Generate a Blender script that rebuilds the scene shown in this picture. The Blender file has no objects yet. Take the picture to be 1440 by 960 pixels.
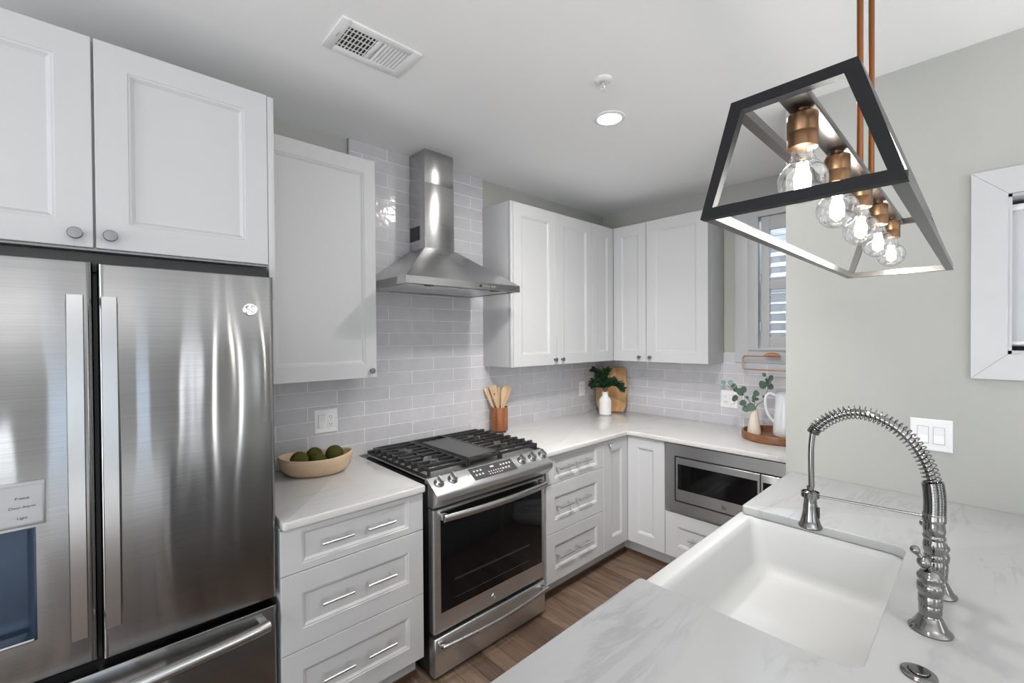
import bpy, bmesh, math, random
from mathutils import Vector, Matrix

scene = bpy.context.scene
COL = scene.collection
PI = math.pi

# ------------------------------------------------------------------ camera
cam_data = bpy.data.cameras.new('camera')
cam = bpy.data.objects.new('camera', cam_data)
COL.objects.link(cam)
scene.camera = cam
cam_data.sensor_width = 36.0
cam_data.lens = 621.97 / 1440.0 * 36.0
cam_data.clip_start = 0.02
_pt, _yw, _rl = math.radians(0.5657), math.radians(46.9893), math.radians(-0.3594)
_fw = Vector((math.cos(_yw) * math.cos(_pt), math.sin(_yw) * math.cos(_pt), -math.sin(_pt)))
_rt = Vector((math.sin(_yw), -math.cos(_yw), 0))
_up = _rt.cross(_fw)
_r = _rt * math.cos(_rl) + _up * math.sin(_rl)
_u = -_rt * math.sin(_rl) + _up * math.cos(_rl)
_m = Matrix((_r, _u, -_fw)).transposed().to_4x4()
_m.translation = Vector((0, -2.3471, 1.558))
cam.matrix_world = _m

# ------------------------------------------------------------------ exposure, world, lights
scene.view_settings.view_transform = 'Standard'
scene.view_settings.look = 'None'
scene.view_settings.gamma = 1.0
scene.view_settings.use_curve_mapping = False
scene.view_settings.exposure = 0.20
scene.cycles.use_denoising = True
scene.cycles.max_bounces = 10
scene.cycles.diffuse_bounces = 6
scene.cycles.transparent_max_bounces = 16
scene.cycles.sample_clamp_indirect = 6.0
scene.cycles.caustics_reflective = False
scene.cycles.caustics_refractive = False

world = bpy.data.worlds.new('world')
scene.world = world
world.use_nodes = True
world.node_tree.nodes['Background'].inputs[0].default_value = (0.78, 0.89, 1.0, 1)
world.node_tree.nodes['Background'].inputs[1].default_value = 0.9

FZ = 0.04          # floor level
CZ = 2.634         # ceiling level


def area(name, loc, rot, sx, sy, watts, col=(1, 1, 1), shape='RECTANGLE'):
    d = bpy.data.lights.new(name, 'AREA')
    d.shape = shape
    d.size = sx
    d.size_y = sy
    d.energy = watts
    d.color = col
    o = bpy.data.objects.new(name, d)
    o.location = loc
    o.rotation_euler = rot
    COL.objects.link(o)
    return o


# daylight just outside the windows of the wall behind the camera; the left-wall lights are added fill
LW = dict(rear=24, slit=6.5, door=3, left=18, left2=38, shutter=150, up_l=28, up_r=10, lamp_aisle=8.5, lamp_rear=18, down=11, bulb=1.5)
area('daylight_rear_window', (-1.5, -6.72, 1.45), (PI / 2, 0, 0), 1.5, 1.9, LW['rear'], (0.97, 0.985, 1.0))
area('daylight_narrow_window', (1.36, -6.72, 1.45), (PI / 2, 0, 0), 0.14, 2.0, LW['slit'], (1.0, 0.99, 0.97))
area('daylight_narrow_window', (1.86, -6.72, 1.45), (PI / 2, 0, 0), 0.14, 2.0, LW['slit'], (1.0, 0.99, 0.97))
area('daylight_narrow_window', (0.92, -6.72, 1.45), (PI / 2, 0, 0), 0.10, 2.0, LW['slit'] * .25, (1.0, 0.99, 0.97))
area('daylight_rear_door', (0.10, -6.72, 1.25), (PI / 2, 0, 0), 0.5, 2.1, LW['door'], (0.66, 0.82, 1.0))
area('daylight_left_window', (-2.62, -3.2, 1.5), (PI / 2, 0, -PI / 2), 2.2, 1.7, LW['left'], (0.98, 0.99, 1.0))  # unseen opening added on the left to brighten the kitchen
area('daylight_shutter_window', (4.75, -1.30, 3.45), (0, math.radians(44), 0), 1.2, 1.0, LW['shutter'], (0.86, 0.93, 1.0))
area('daylight_left_door', (-2.62, -1.45, 1.15), (PI / 2, 0, -PI / 2), 1.1, 2.0, LW['left2'], (0.98, 0.99, 1.0))  # added low on the left to brighten the lower cabinets
# added uplights, unseen behind the camera, to brighten the ceiling
area('uplight_lamp_a', (-0.6, -4.0, 1.75), (PI, 0, 0), 0.45, 0.45, LW['up_l'], (1.0, 0.98, 0.97), 'DISK')
area('uplight_lamp_b', (1.7, -3.7, 1.75), (PI, 0, 0), 0.45, 0.45, LW['up_r'], (1.0, 0.98, 0.97), 'DISK')
# unseen ceiling lights added as fill in the rear room
for _n, _x, _y, _w in (('rear', -1.2, -4.9, LW['lamp_rear'] / 3), ('rear', 0.2, -4.9, LW['lamp_rear'] / 3), ('rear', 1.5, -4.9, LW['lamp_rear'] / 3)):
    area('ceiling_lamp_' + _n, (_x, _y, CZ - 0.012), (0, 0, 0), 0.16, 0.16, _w, (1.0, 0.97, 0.94), 'DISK').data.spread = math.radians(115)

# unseen spot added above the aisle to brighten the drawers right of the range
_a = area('ceiling_lamp_aisle', (1.12, -1.53, CZ - 0.03), (0, 0, 0), 0.14, 0.14, LW['lamp_aisle'], (1.0, 0.97, 0.94), 'DISK')
_a.rotation_euler = Vector((1.08, 0.83, -2.1)).to_track_quat('-Z', 'Y').to_euler()
_a.data.spread = math.radians(85)

# ------------------------------------------------------------------ materials
def new_mat(name):
    m = bpy.data.materials.new(name)
    m.use_nodes = True
    nt = m.node_tree
    return m, nt, nt.nodes['Principled BSDF']


def plain(name, col, rough=0.5, metal=0.0, spec=0.5, coat=0.0, bump=None):
    m, nt, b = new_mat(name)
    b.inputs['Base Color'].default_value = (*col, 1)
    b.inputs['Roughness'].default_value = rough
    b.inputs['Metallic'].default_value = metal
    b.inputs['Specular IOR Level'].default_value = spec
    b.inputs['Coat Weight'].default_value = coat
    if bump:
        sc, st = bump
        tc = nt.nodes.new('ShaderNodeTexCoord')
        n = nt.nodes.new('ShaderNodeTexNoise')
        n.inputs['Scale'].default_value = sc
        n.inputs['Detail'].default_value = 3
        bp = nt.nodes.new('ShaderNodeBump')
        bp.inputs['Strength'].default_value = st
        bp.inputs['Distance'].default_value = 0.002
        nt.links.new(tc.outputs['Object'], n.inputs['Vector'])
        nt.links.new(n.outputs['Fac'], bp.inputs['Height'])
        nt.links.new(bp.outputs['Normal'], b.inputs['Normal'])
    return m


def ramp(nt, stops):
    r = nt.nodes.new('ShaderNodeValToRGB')
    e = r.color_ramp.elements
    e[0].position, e[0].color = stops[0][0], (*stops[0][1], 1)
    e[1].position, e[1].color = stops[-1][0], (*stops[-1][1], 1)
    for p, c in stops[1:-1]:
        k = e.new(p)
        k.color = (*c, 1)
    return r


def mapping(nt, scale=(1, 1, 1), rot=(0, 0, 0), loc=(0, 0, 0)):
    tc = nt.nodes.new('ShaderNodeTexCoord')
    mp = nt.nodes.new('ShaderNodeMapping')
    mp.inputs['Scale'].default_value = scale
    mp.inputs['Rotation'].default_value = rot
    mp.inputs['Location'].default_value = loc
    nt.links.new(tc.outputs['Object'], mp.inputs['Vector'])
    return mp


def steel(name, base=0.56, rough=0.24, aniso=0.75, wave=0.0, wscale=(5, 5, 0.7), grain=(3, 3, 500), rotq=0.25, streak=False):
    m, nt, b = new_mat(name)
    b.inputs['Metallic'].default_value = 1.0
    b.inputs['Roughness'].default_value = rough
    b.inputs['Anisotropic'].default_value = aniso
    b.inputs['Anisotropic Rotation'].default_value = rotq
    tg = nt.nodes.new('ShaderNodeTangent')
    tg.direction_type = 'RADIAL'
    tg.axis = 'Z'
    nt.links.new(tg.outputs['Tangent'], b.inputs['Tangent'])
    g = nt.nodes.new('ShaderNodeTexNoise')
    g.inputs['Scale'].default_value = 1.0
    g.inputs['Detail'].default_value = 4
    nt.links.new(mapping(nt, grain).outputs['Vector'], g.inputs['Vector'])
    cr = ramp(nt, [(0.3, (base * 0.9,) * 3), (0.7, (base * 1.08, base * 1.08, base * 1.09))])
    nt.links.new(g.outputs['Fac'], cr.inputs['Fac'])
    nt.links.new(cr.outputs['Color'], b.inputs['Base Color'])
    if wave:
        n = nt.nodes.new('ShaderNodeTexNoise')
        n.inputs['Scale'].default_value = 1.0
        n.inputs['Detail'].default_value = 1.0
        n.inputs['Roughness'].default_value = 0.35
        nt.links.new(mapping(nt, wscale).outputs['Vector'], n.inputs['Vector'])
        bp = nt.nodes.new('ShaderNodeBump')
        bp.inputs['Strength'].default_value = 1.0
        bp.inputs['Distance'].default_value = wave
        nt.links.new(n.outputs['Fac'], bp.inputs['Height'])
        nt.links.new(bp.outputs['Normal'], b.inputs['Normal'])
    if streak:              # finely brushed sheet: reflections stay sharp across the brushing and run out along the height
        gl = nt.nodes.new('ShaderNodeBsdfAnisotropic')
        gl.distribution = 'GGX'
        gl.inputs['Roughness'].default_value = rough
        gl.inputs['Anisotropy'].default_value = aniso
        gl.inputs['Rotation'].default_value = rotq
        nt.links.new(cr.outputs['Color'], gl.inputs['Color'])
        nt.links.new(tg.outputs['Tangent'], gl.inputs['Tangent'])
        if wave: nt.links.new(bp.outputs['Normal'], gl.inputs['Normal'])
        nt.links.new(gl.outputs[0], nt.nodes['Material Output'].inputs['Surface'])
    return m


def wood(name, dark, light, scale=(2, 30, 30), rough=0.45, rot=(0, 0, 0), detail=5, spec=0.4):
    m, nt, b = new_mat(name)
    n = nt.nodes.new('ShaderNodeTexNoise')
    n.inputs['Scale'].default_value = 1.0
    n.inputs['Detail'].default_value = detail
    n.inputs['Distortion'].default_value = 0.6
    nt.links.new(mapping(nt, scale, rot).outputs['Vector'], n.inputs['Vector'])
    cr = ramp(nt, [(0.3, dark), (0.7, light)])
    nt.links.new(n.outputs['Fac'], cr.inputs['Fac'])
    nt.links.new(cr.outputs['Color'], b.inputs['Base Color'])
    b.inputs['Roughness'].default_value = rough
    b.inputs['Specular IOR Level'].default_value = spec
    return m


def tile_mat(name, horizontal, u0, v0):
    m, nt, b = new_mat(name)
    tc = nt.nodes.new('ShaderNodeTexCoord')
    sp = nt.nodes.new('ShaderNodeSeparateXYZ')
    nt.links.new(tc.outputs['Object'], sp.inputs[0])
    au = nt.nodes.new('ShaderNodeMath'); au.operation = 'SUBTRACT'
    av = nt.nodes.new('ShaderNodeMath'); av.operation = 'SUBTRACT'
    nt.links.new(sp.outputs[horizontal], au.inputs[0]); au.inputs[1].default_value = u0
    nt.links.new(sp.outputs['Z'], av.inputs[0]); av.inputs[1].default_value = v0
    cb = nt.nodes.new('ShaderNodeCombineXYZ')
    nt.links.new(au.outputs[0], cb.inputs[0])
    nt.links.new(av.outputs[0], cb.inputs[1])
    br = nt.nodes.new('ShaderNodeTexBrick')
    br.inputs['Scale'].default_value = 1.0
    br.inputs['Brick Width'].default_value = 0.3
    br.inputs['Row Height'].default_value = 0.0757
    br.inputs['Mortar Size'].default_value = 0.0022
    br.inputs['Mortar Smooth'].default_value = 0.25
    br.inputs['Color1'].default_value = (0.55, 0.545, 0.568, 1)
    br.inputs['Color2'].default_value = (0.605, 0.60, 0.622, 1)
    br.inputs['Mortar'].default_value = (0.88, 0.875, 0.88, 1)
    nt.links.new(cb.outputs[0], br.inputs['Vector'])
    # glaze clouding inside each tile
    n2 = nt.nodes.new('ShaderNodeTexNoise')
    n2.inputs['Scale'].default_value = 14
    n2.inputs['Detail'].default_value = 3
    nt.links.new(tc.outputs['Object'], n2.inputs['Vector'])
    mx = nt.nodes.new('ShaderNodeMix'); mx.data_type = 'RGBA'; mx.blend_type = 'MULTIPLY'
    mx.inputs[0].default_value = 0.35
    cr = ramp(nt, [(0.35, (0.82, 0.82, 0.83)), (0.65, (1, 1, 1))])
    nt.links.new(n2.outputs['Fac'], cr.inputs['Fac'])
    nt.links.new(br.outputs['Color'], mx.inputs[6])
    nt.links.new(cr.outputs['Color'], mx.inputs[7])
    nt.links.new(mx.outputs[2], b.inputs['Base Color'])
    rr = nt.nodes.new('ShaderNodeMapRange')
    rr.inputs['To Min'].default_value = 0.13
    rr.inputs['To Max'].default_value = 0.7
    nt.links.new(br.outputs['Fac'], rr.inputs['Value'])
    nt.links.new(rr.outputs[0], b.inputs['Roughness'])
    inv = nt.nodes.new('ShaderNodeMath'); inv.operation = 'SUBTRACT'
    inv.inputs[0].default_value = 1.0
    nt.links.new(br.outputs['Fac'], inv.inputs[1])
    bp = nt.nodes.new('ShaderNodeBump')
    bp.inputs['Distance'].default_value = 0.0012
    nt.links.new(inv.outputs[0], bp.inputs['Height'])
    n3 = nt.nodes.new('ShaderNodeTexNoise')
    n3.inputs['Scale'].default_value = 16
    n3.inputs['Detail'].default_value = 2
    nt.links.new(tc.outputs['Object'], n3.inputs['Vector'])
    b2 = nt.nodes.new('ShaderNodeBump')
    b2.inputs['Distance'].default_value = 0.006
    b2.inputs['Strength'].default_value = 0.5
    nt.links.new(n3.outputs['Fac'], b2.inputs['Height'])
    nt.links.new(bp.outputs['Normal'], b2.inputs['Normal'])
    nt.links.new(b2.outputs['Normal'], b.inputs['Normal'])
    return m


def marble(name, base, vein, rot, scale, strength, rough=0.12, width=0.06, patch=0.0):
    m, nt, b = new_mat(name)
    mp = mapping(nt, scale, rot)
    n = nt.nodes.new('ShaderNodeTexNoise')
    n.inputs['Scale'].default_value = 1.0
    n.inputs['Detail'].default_value = 6
    n.inputs['Roughness'].default_value = 0.6
    n.inputs['Distortion'].default_value = 0.5
    nt.links.new(mp.outputs['Vector'], n.inputs['Vector'])
    # thin lines where the noise crosses its middle value
    s = nt.nodes.new('ShaderNodeMath'); s.operation = 'SUBTRACT'; s.inputs[1].default_value = 0.5
    nt.links.new(n.outputs['Fac'], s.inputs[0])
    a = nt.nodes.new('ShaderNodeMath'); a.operation = 'ABSOLUTE'
    nt.links.new(s.outputs[0], a.inputs[0])
    mr = nt.nodes.new('ShaderNodeMapRange')
    mr.inputs['From Min'].default_value = 0.0
    mr.inputs['From Max'].default_value = width
    mr.inputs['To Min'].default_value = strength
    mr.inputs['To Max'].default_value = 0.0
    nt.links.new(a.outputs[0], mr.inputs['Value'])
    # veins come and go
    n2 = nt.nodes.new('ShaderNodeTexNoise')
    n2.inputs['Scale'].default_value = 3.0
    n2.inputs['Detail'].default_value = 3
    tc = nt.nodes.new('ShaderNodeTexCoord')
    nt.links.new(tc.outputs['Object'], n2.inputs['Vector'])
    r2 = nt.nodes.new('ShaderNodeMapRange')
    r2.inputs['From Min'].default_value = 0.42
    r2.inputs['From Max'].default_value = 0.68
    nt.links.new(n2.outputs['Fac'], r2.inputs['Value'])
    mu = nt.nodes.new('ShaderNodeMath'); mu.operation = 'MULTIPLY'
    nt.links.new(mr.outputs[0], mu.inputs[0])
    nt.links.new(r2.outputs[0], mu.inputs[1])
    fac = mu
    if patch:
        ad = nt.nodes.new('ShaderNodeMath'); ad.operation = 'MULTIPLY_ADD'
        ad.inputs[1].default_value = patch
        n4 = nt.nodes.new('ShaderNodeTexNoise')
        n4.inputs['Scale'].default_value = 1.0
        n4.inputs['Detail'].default_value = 4
        mp4 = mapping(nt, tuple(k * 0.6 for k in scale), rot, (3, 1, 0))
        nt.links.new(mp4.outputs['Vector'], n4.inputs['Vector'])
        r4 = nt.nodes.new('ShaderNodeMapRange')
        r4.inputs['From Min'].default_value = 0.45
        r4.inputs['From Max'].default_value = 0.75
        nt.links.new(n4.outputs['Fac'], r4.inputs['Value'])
        nt.links.new(r4.outputs[0], ad.inputs[0])
        nt.links.new(mu.outputs[0], ad.inputs[2])
        fac = ad
    mx = nt.nodes.new('ShaderNodeMix'); mx.data_type = 'RGBA'
    mx.inputs[6].default_value = (*base, 1)
    mx.inputs[7].default_value = (*vein, 1)
    nt.links.new(fac.outputs[0], mx.inputs[0])
    nt.links.new(mx.outputs[2], b.inputs['Base Color'])
    b.inputs['Roughness'].default_value = rough
    return m


def floor_mat():
    m, nt, b = new_mat('dark_plank_floor')
    tc = nt.nodes.new('ShaderNodeTexCoord')
    mp = nt.nodes.new('ShaderNodeMapping')
    mp.inputs['Rotation'].default_value = (0, 0, PI / 2)
    nt.links.new(tc.outputs['Object'], mp.inputs['Vector'])
    br = nt.nodes.new('ShaderNodeTexBrick')
    br.inputs['Scale'].default_value = 1.0
    br.inputs['Brick Width'].default_value = 0.9
    br.inputs['Row Height'].default_value = 0.083
    br.inputs['Mortar Size'].default_value = 0.0012
    br.inputs['Color1'].default_value = (0.118, 0.076, 0.053, 1)
    br.inputs['Color2'].default_value = (0.215, 0.153, 0.112, 1)
    br.inputs['Mortar'].default_value = (0.03, 0.018, 0.012, 1)
    nt.links.new(mp.outputs['Vector'], br.inputs['Vector'])
    n = nt.nodes.new('ShaderNodeTexNoise')
    n.inputs['Scale'].default_value = 1.0
    n.inputs['Detail'].default_value = 6
    n.inputs['Distortion'].default_value = 0.8
    nt.links.new(mapping(nt, (40, 3, 40)).outputs['Vector'], n.inputs['Vector'])
    cr = ramp(nt, [(0.3, (0.55, 0.52, 0.50)), (0.7, (1.2, 1.18, 1.15))])
    nt.links.new(n.outputs['Fac'], cr.inputs['Fac'])
    mx = nt.nodes.new('ShaderNodeMix'); mx.data_type = 'RGBA'; mx.blend_type = 'MULTIPLY'
    mx.inputs[0].default_value = 1.0
    nt.links.new(br.outputs['Color'], mx.inputs[6])
    nt.links.new(cr.outputs['Color'], mx.inputs[7])
    nt.links.new(mx.outputs[2], b.inputs['Base Color'])
    b.inputs['Roughness'].default_value = 0.38
    return m


def clear_glass(name, tint=(1, 1, 1), edge=0.35, base=0.04, rough=0.02):
    """Thin clear glass: mostly see-through, mirror-like towards grazing angles."""
    m = bpy.data.materials.new(name)
    m.use_nodes = True
    nt = m.node_tree
    nt.nodes.clear()
    out = nt.nodes.new('ShaderNodeOutputMaterial')
    tr = nt.nodes.new('ShaderNodeBsdfTransparent')
    tr.inputs[0].default_value = (*tint, 1)
    gl = nt.nodes.new('ShaderNodeBsdfGlossy')
    gl.inputs['Roughness'].default_value = rough
    lw = nt.nodes.new('ShaderNodeLayerWeight')
    lw.inputs['Blend'].default_value = edge
    mr = nt.nodes.new('ShaderNodeMapRange')
    mr.inputs['To Min'].default_value = base
    mr.inputs['To Max'].default_value = 0.85
    nt.links.new(lw.outputs['Facing'], mr.inputs['Value'])
    mx = nt.nodes.new('ShaderNodeMixShader')
    nt.links.new(mr.outputs[0], mx.inputs[0])
    nt.links.new(tr.outputs[0], mx.inputs[1])
    nt.links.new(gl.outputs[0], mx.inputs[2])
    nt.links.new(mx.outputs[0], out.inputs['Surface'])
    return m


def emit(name, col, strength):
    m, nt, b = new_mat(name)
    b.inputs['Base Color'].default_value = (*col, 1)
    b.inputs['Emission Color'].default_value = (*col, 1)
    b.inputs['Emission Strength'].default_value = strength
    return m


MT = {
    'cab': plain('white_cabinet_paint', (0.56, 0.563, 0.572), 0.36, bump=(90, 0.03)),
    'wall': plain('warm_grey_wall_paint', (0.428, 0.432, 0.408), 0.7, bump=(220, 0.05)),
    'ceil': plain('white_ceiling_paint', (0.90, 0.90, 0.905), 0.8),
    'trim': plain('white_trim_paint', (0.535, 0.54, 0.55), 0.4),
    'tileB': tile_mat('grey_glazed_tile_back', 'X', 0.769, 0.9043),
    'tileR': tile_mat('grey_glazed_tile_right', 'Y', -0.730, 0.909),
    'quartz': marble('white_quartz', (0.615, 0.61, 0.60), (0.43, 0.415, 0.395), (0, 0, 0.9), (1.2, 3.0, 3), 0.45, 0.09, 0.03),
    'marble': marble('grey_veined_marble', (0.445, 0.45, 0.455), (0.20, 0.205, 0.22), (0, 0, 0.95), (1.6, 8.0, 3), 0.40, 0.27, 0.04, 0.22),
    'steelF': steel('brushed_steel_refrigerator', 0.34, 0.125, 0.80, 0.0045, (7, 7, 1.1), rotq=0.0, streak=True),
    'steel': steel('brushed_steel', 0.68, 0.33, 0.5, 0.002, (4, 4, 4)),
    'steelH': steel('brushed_steel_hood', 0.52, 0.24, 0.75, 0.002, (4, 4, 1), (3, 3, 500)),
    'handle': plain('satin_steel_handle', (0.56, 0.56, 0.56), 0.26, 1.0),
    'handleF': plain('refrigerator_handle_steel', (0.50, 0.50, 0.50), 0.24, 1.0),
    'cooktop': plain('satin_cooktop_steel', (0.66, 0.66, 0.66), 0.42, 1.0),
    'steelM': steel('brushed_steel_microwave', 0.44, 0.33, 0.6, 0.002, (4, 4, 4)),
    'chrome': plain('polished_chrome', (0.82, 0.82, 0.83), 0.22, 1.0),
    'nickel': plain('polished_dark_nickel', (0.26, 0.257, 0.252), 0.14, 1.0),
    'knobm': plain('satin_nickel_knob', (0.24, 0.24, 0.25), 0.35, 1.0),
    'black': plain('black_plastic', (0.012, 0.012, 0.013), 0.35),
    'blackglass': plain('black_oven_glass', (0.004, 0.004, 0.0045), 0.08, 0, 0.28),
    'iron': plain('black_cast_iron', (0.016, 0.016, 0.017), 0.42, 0.0, 0.55, bump=(300, 0.15)),
    'griddle': plain('seasoned_griddle_iron', (0.085, 0.085, 0.085), 0.42, 0.3, bump=(60, 0.08)),
    'darkgap': plain('dark_void', (0.006, 0.006, 0.006), 0.8),
    'sink': plain('white_fireclay', (0.56, 0.565, 0.56), 0.40, 0, 0.3),
    'plate': plain('white_plastic_plate', (0.84, 0.84, 0.85), 0.32),
    'slot': plain('outlet_slot_dark', (0.03, 0.03, 0.03), 0.5),
    'frame': plain('dark_bronze_frame', (0.10, 0.095, 0.09), 0.30, 0.85, bump=(300, 0.05)),
    'frameblk': plain('matte_black_frame_end', (0.010, 0.010, 0.012), 0.5, 0.0, 0.2),  # same metal as the rails, with the near end's shade painted in
    'bronze': plain('brushed_bronze_socket', (0.235, 0.135, 0.075), 0.36, 1.0),
    'rod': plain('copper_bronze_rod', (0.23, 0.092, 0.040), 0.34, 1.0),
    'copper': plain('copper_wire', (0.60, 0.30, 0.20), 0.28, 1.0),
    'tan': plain('tan_leather', (0.52, 0.22, 0.10), 0.5),
    'bowl': wood('pale_turned_wood', (0.50, 0.36, 0.23), (0.66, 0.50, 0.345), (6, 6, 26), 0.6),
    'moss': plain('moss_green', (0.070, 0.075, 0.018), 0.95, 0, 0.1, bump=(180, 1.0)),
    'crock': wood('reddish_hardwood', (0.17, 0.055, 0.020), (0.38, 0.15, 0.065), (28, 28, 5), 0.38),
    'tray': wood('brown_tray_wood', (0.16, 0.062, 0.026), (0.31, 0.14, 0.065), (9, 9, 50), 0.35),
    'board': wood('honey_bamboo', (0.42, 0.21, 0.075), (0.58, 0.32, 0.13), (30, 30, 3), 0.42),
    'spoon': wood('light_beech', (0.60, 0.40, 0.22), (0.74, 0.53, 0.33), (30, 30, 4), 0.55),
    'ceramic': plain('white_ceramic', (0.82, 0.82, 0.81), 0.25, bump=(70, 0.04)),
    'cream': plain('cream_matte_ceramic', (0.78, 0.70, 0.60), 0.5),
    'pitcher': plain('white_enamel', (0.78, 0.80, 0.84), 0.22),
    'leafdark': plain('dark_green_leaf', (0.018, 0.050, 0.022), 0.42),
    'leafeuc': plain('sage_eucalyptus_leaf', (0.105, 0.165, 0.125), 0.55),
    'leafpale': plain('pale_sage_leaf', (0.22, 0.33, 0.31), 0.55),
    'stem': plain('brown_stem', (0.06, 0.045, 0.025), 0.7),
    'glass': clear_glass('clear_bulb_glass'),
    'pane': clear_glass('window_glass', (0.96, 0.98, 1.0), 0.2, 0.05),
    'filament': emit('glowing_filament', (1.0, 0.97, 0.92), 60),
    'lens': emit('downlight_lens', (1.0, 0.985, 0.96), 9),
    'floor': floor_mat(),
    'shoe': plain('dark_wood_shoe', (0.10, 0.052, 0.030), 0.45),
    'panelgrey': plain('silver_dispenser_panel', (0.40, 0.405, 0.415), 0.32, 0.5),
    'recess': plain('blue_grey_dispenser_cavity', (0.045, 0.068, 0.11), 0.25, 0.5),
    'ink': plain('dark_print', (0.05, 0.05, 0.055), 0.6),
    'paleink': plain('pale_print', (0.55, 0.55, 0.55), 0.6),
    'display': plain('charcoal_display', (0.055, 0.055, 0.058), 0.22),
    'ventdark': plain('dark_duct', (0.035, 0.03, 0.025), 0.8),
    'shade': plain('grey_white_shade', (0.55, 0.56, 0.58), 0.6),
    'brick': plain('neighbour_wall', (0.30, 0.29, 0.29), 0.9),
}


# ------------------------------------------------------------------ mesh helper
class MB:
    def __init__(self):
        self.bm = bmesh.new()

    def box(self, x0, x1, y0, y1, z0, z1, bev=0.0, seg=2):
        bm = self.bm
        if x0 > x1: x0, x1 = x1, x0
        if y0 > y1: y0, y1 = y1, y0
        if z0 > z1: z0, z1 = z1, z0
        vs = [bm.verts.new((x, y, z)) for x in (x0, x1) for y in (y0, y1) for z in (z0, z1)]
        fs = []
        for q in ((0, 1, 3, 2), (4, 6, 7, 5), (0, 4, 5, 1), (2, 3, 7, 6), (0, 2, 6, 4), (1, 5, 7, 3)):
            fs.append(bm.faces.new([vs[i] for i in q]))
        if bev > 0:
            es = list({e for f in fs for e in f.edges})
            bmesh.ops.bevel(bm, geom=es, offset=bev, segments=seg, affect='EDGES', profile=0.5)
        return self

    def loops(self, ls, cap0=True, cap1=True, closed=True):
        bm = self.bm
        rows = [[bm.verts.new(p) for p in l] for l in ls]
        n = len(rows[0])
        for a, b in zip(rows, rows[1:]):
            for i in range(n if closed else n - 1):
                j = (i + 1) % n
                bm.faces.new((a[i], a[j], b[j], b[i]))
        if cap0: bm.faces.new(list(reversed(rows[0])))
        if cap1: bm.faces.new(rows[-1])
        return self

    def rects(self, ls, cap0=True, cap1=True):
        """each item (x0, x1, z0, z1, y): nested rectangles facing -Y"""
        return self.loops([[(x0, y, z0), (x1, y, z0), (x1, y, z1), (x0, y, z1)] for x0, x1, z0, z1, y in ls], cap0, cap1)

    def prism(self, pts, x0, x1):
        """profile of (y, z) points extruded along X"""
        return self.loops([[(x0, y, z) for y, z in pts], [(x1, y, z) for y, z in pts]])

    def lathe(self, prof, c=(0, 0, 0), seg=32, mat=None, sx=1.0, sy=1.0, ring=False):
        """profile of (r, z) about the Z axis through c; mat optionally turns it"""
        ls = []
        for r, z in prof:
            l = []
            for i in range(seg):
                a = 2 * PI * i / seg
                v = Vector((r * math.cos(a) * sx, r * math.sin(a) * sy, z))
                if mat is not None: v = mat @ v
                l.append(v + Vector(c))
            ls.append(l)
        if ring:
            bm = self.bm
            rows = [[bm.verts.new(p) for p in l] for l in ls]
            for a, b in zip(rows, rows[1:] + rows[:1]):
                for i in range(seg):
                    k = (i + 1) % seg
                    bm.faces.new((a[i], a[k], b[k], b[i]))
            return self
        return self.loops(ls, True, True)

    def tube(self, path, r, seg=10, cap=True):
        path = [Vector(p) for p in path]
        rad = r if isinstance(r, (list, tuple)) else [r] * len(path)
        ls = []
        t0 = (path[1] - path[0]).normalized()
        ref = Vector((0, 0, 1)) if abs(t0.z) < 0.9 else Vector((1, 0, 0))
        nrm = (ref - t0 * ref.dot(t0)).normalized()
        for i, p in enumerate(path):
            if i == 0: t = path[1] - path[0]
            elif i == len(path) - 1: t = path[-1] - path[-2]
            else: t = path[i + 1] - path[i - 1]
            t.normalize()
            nrm = (nrm - t * nrm.dot(t)).normalized()
            bn = t.cross(nrm)
            ls.append([p + (nrm * math.cos(2 * PI * k / seg) + bn * math.sin(2 * PI * k / seg)) * rad[i] for k in range(seg)])
        return self.loops(ls, cap, cap)

    def cyl(self, p0, p1, r, seg=20, r1=None):
        return self.tube([p0, p1], [r, r if r1 is None else r1], seg)

    def sphere(self, c, r, sx=1, sy=1, sz=1, u=24, v=14):
        g = bmesh.ops.create_uvsphere(self.bm, u_segments=u, v_segments=v, radius=r)
        for w in g['verts']:
            w.co = Vector((w.co.x * sx + c[0], w.co.y * sy + c[1], w.co.z * sz + c[2]))
        return self

    def bar(self, p0, p1, w, h, up=(0, 0, 1)):
        """square bar from p0 to p1, w across and h along 'up'"""
        p0, p1 = Vector(p0), Vector(p1)
        t = (p1 - p0).normalized()
        s = t.cross(Vector(up)).normalized()
        u = s.cross(t).normalized()
        l = [s * w / 2 + u * h / 2, -s * w / 2 + u * h / 2, -s * w / 2 - u * h / 2, s * w / 2 - u * h / 2]
        return self.loops([[p0 + k for k in l], [p1 + k for k in l]])

    def obj(self, name, mat, parent=None, smooth=40):
        bm = self.bm
        bmesh.ops.recalc_face_normals(bm, faces=bm.faces)
        me = bpy.data.meshes.new(name)
        bm.to_mesh(me)
        bm.free()
        me.materials.append(MT[mat])
        if smooth:
            me.shade_smooth()
            me.set_sharp_from_angle(angle=math.radians(smooth))
        o = bpy.data.objects.new(name, me)
        COL.objects.link(o)
        if parent is not None: o.parent = parent
        return o


def thing(name, label, cat, loc=(0, 0, 0), rotz=0.0, group=None):
    o = bpy.data.objects.new(name, None)
    o.empty_display_size = 0.05
    COL.objects.link(o)
    o.location = loc
    o.rotation_euler = (0, 0, rotz)
    o['label'] = label
    o['category'] = cat
    if group: o['group'] = group
    return o


def tag(o, label, cat, group=None):
    o['label'] = label
    o['category'] = cat
    if group: o['group'] = group
    return o


def struct(o):
    o['kind'] = 'structure'
    return o


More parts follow.
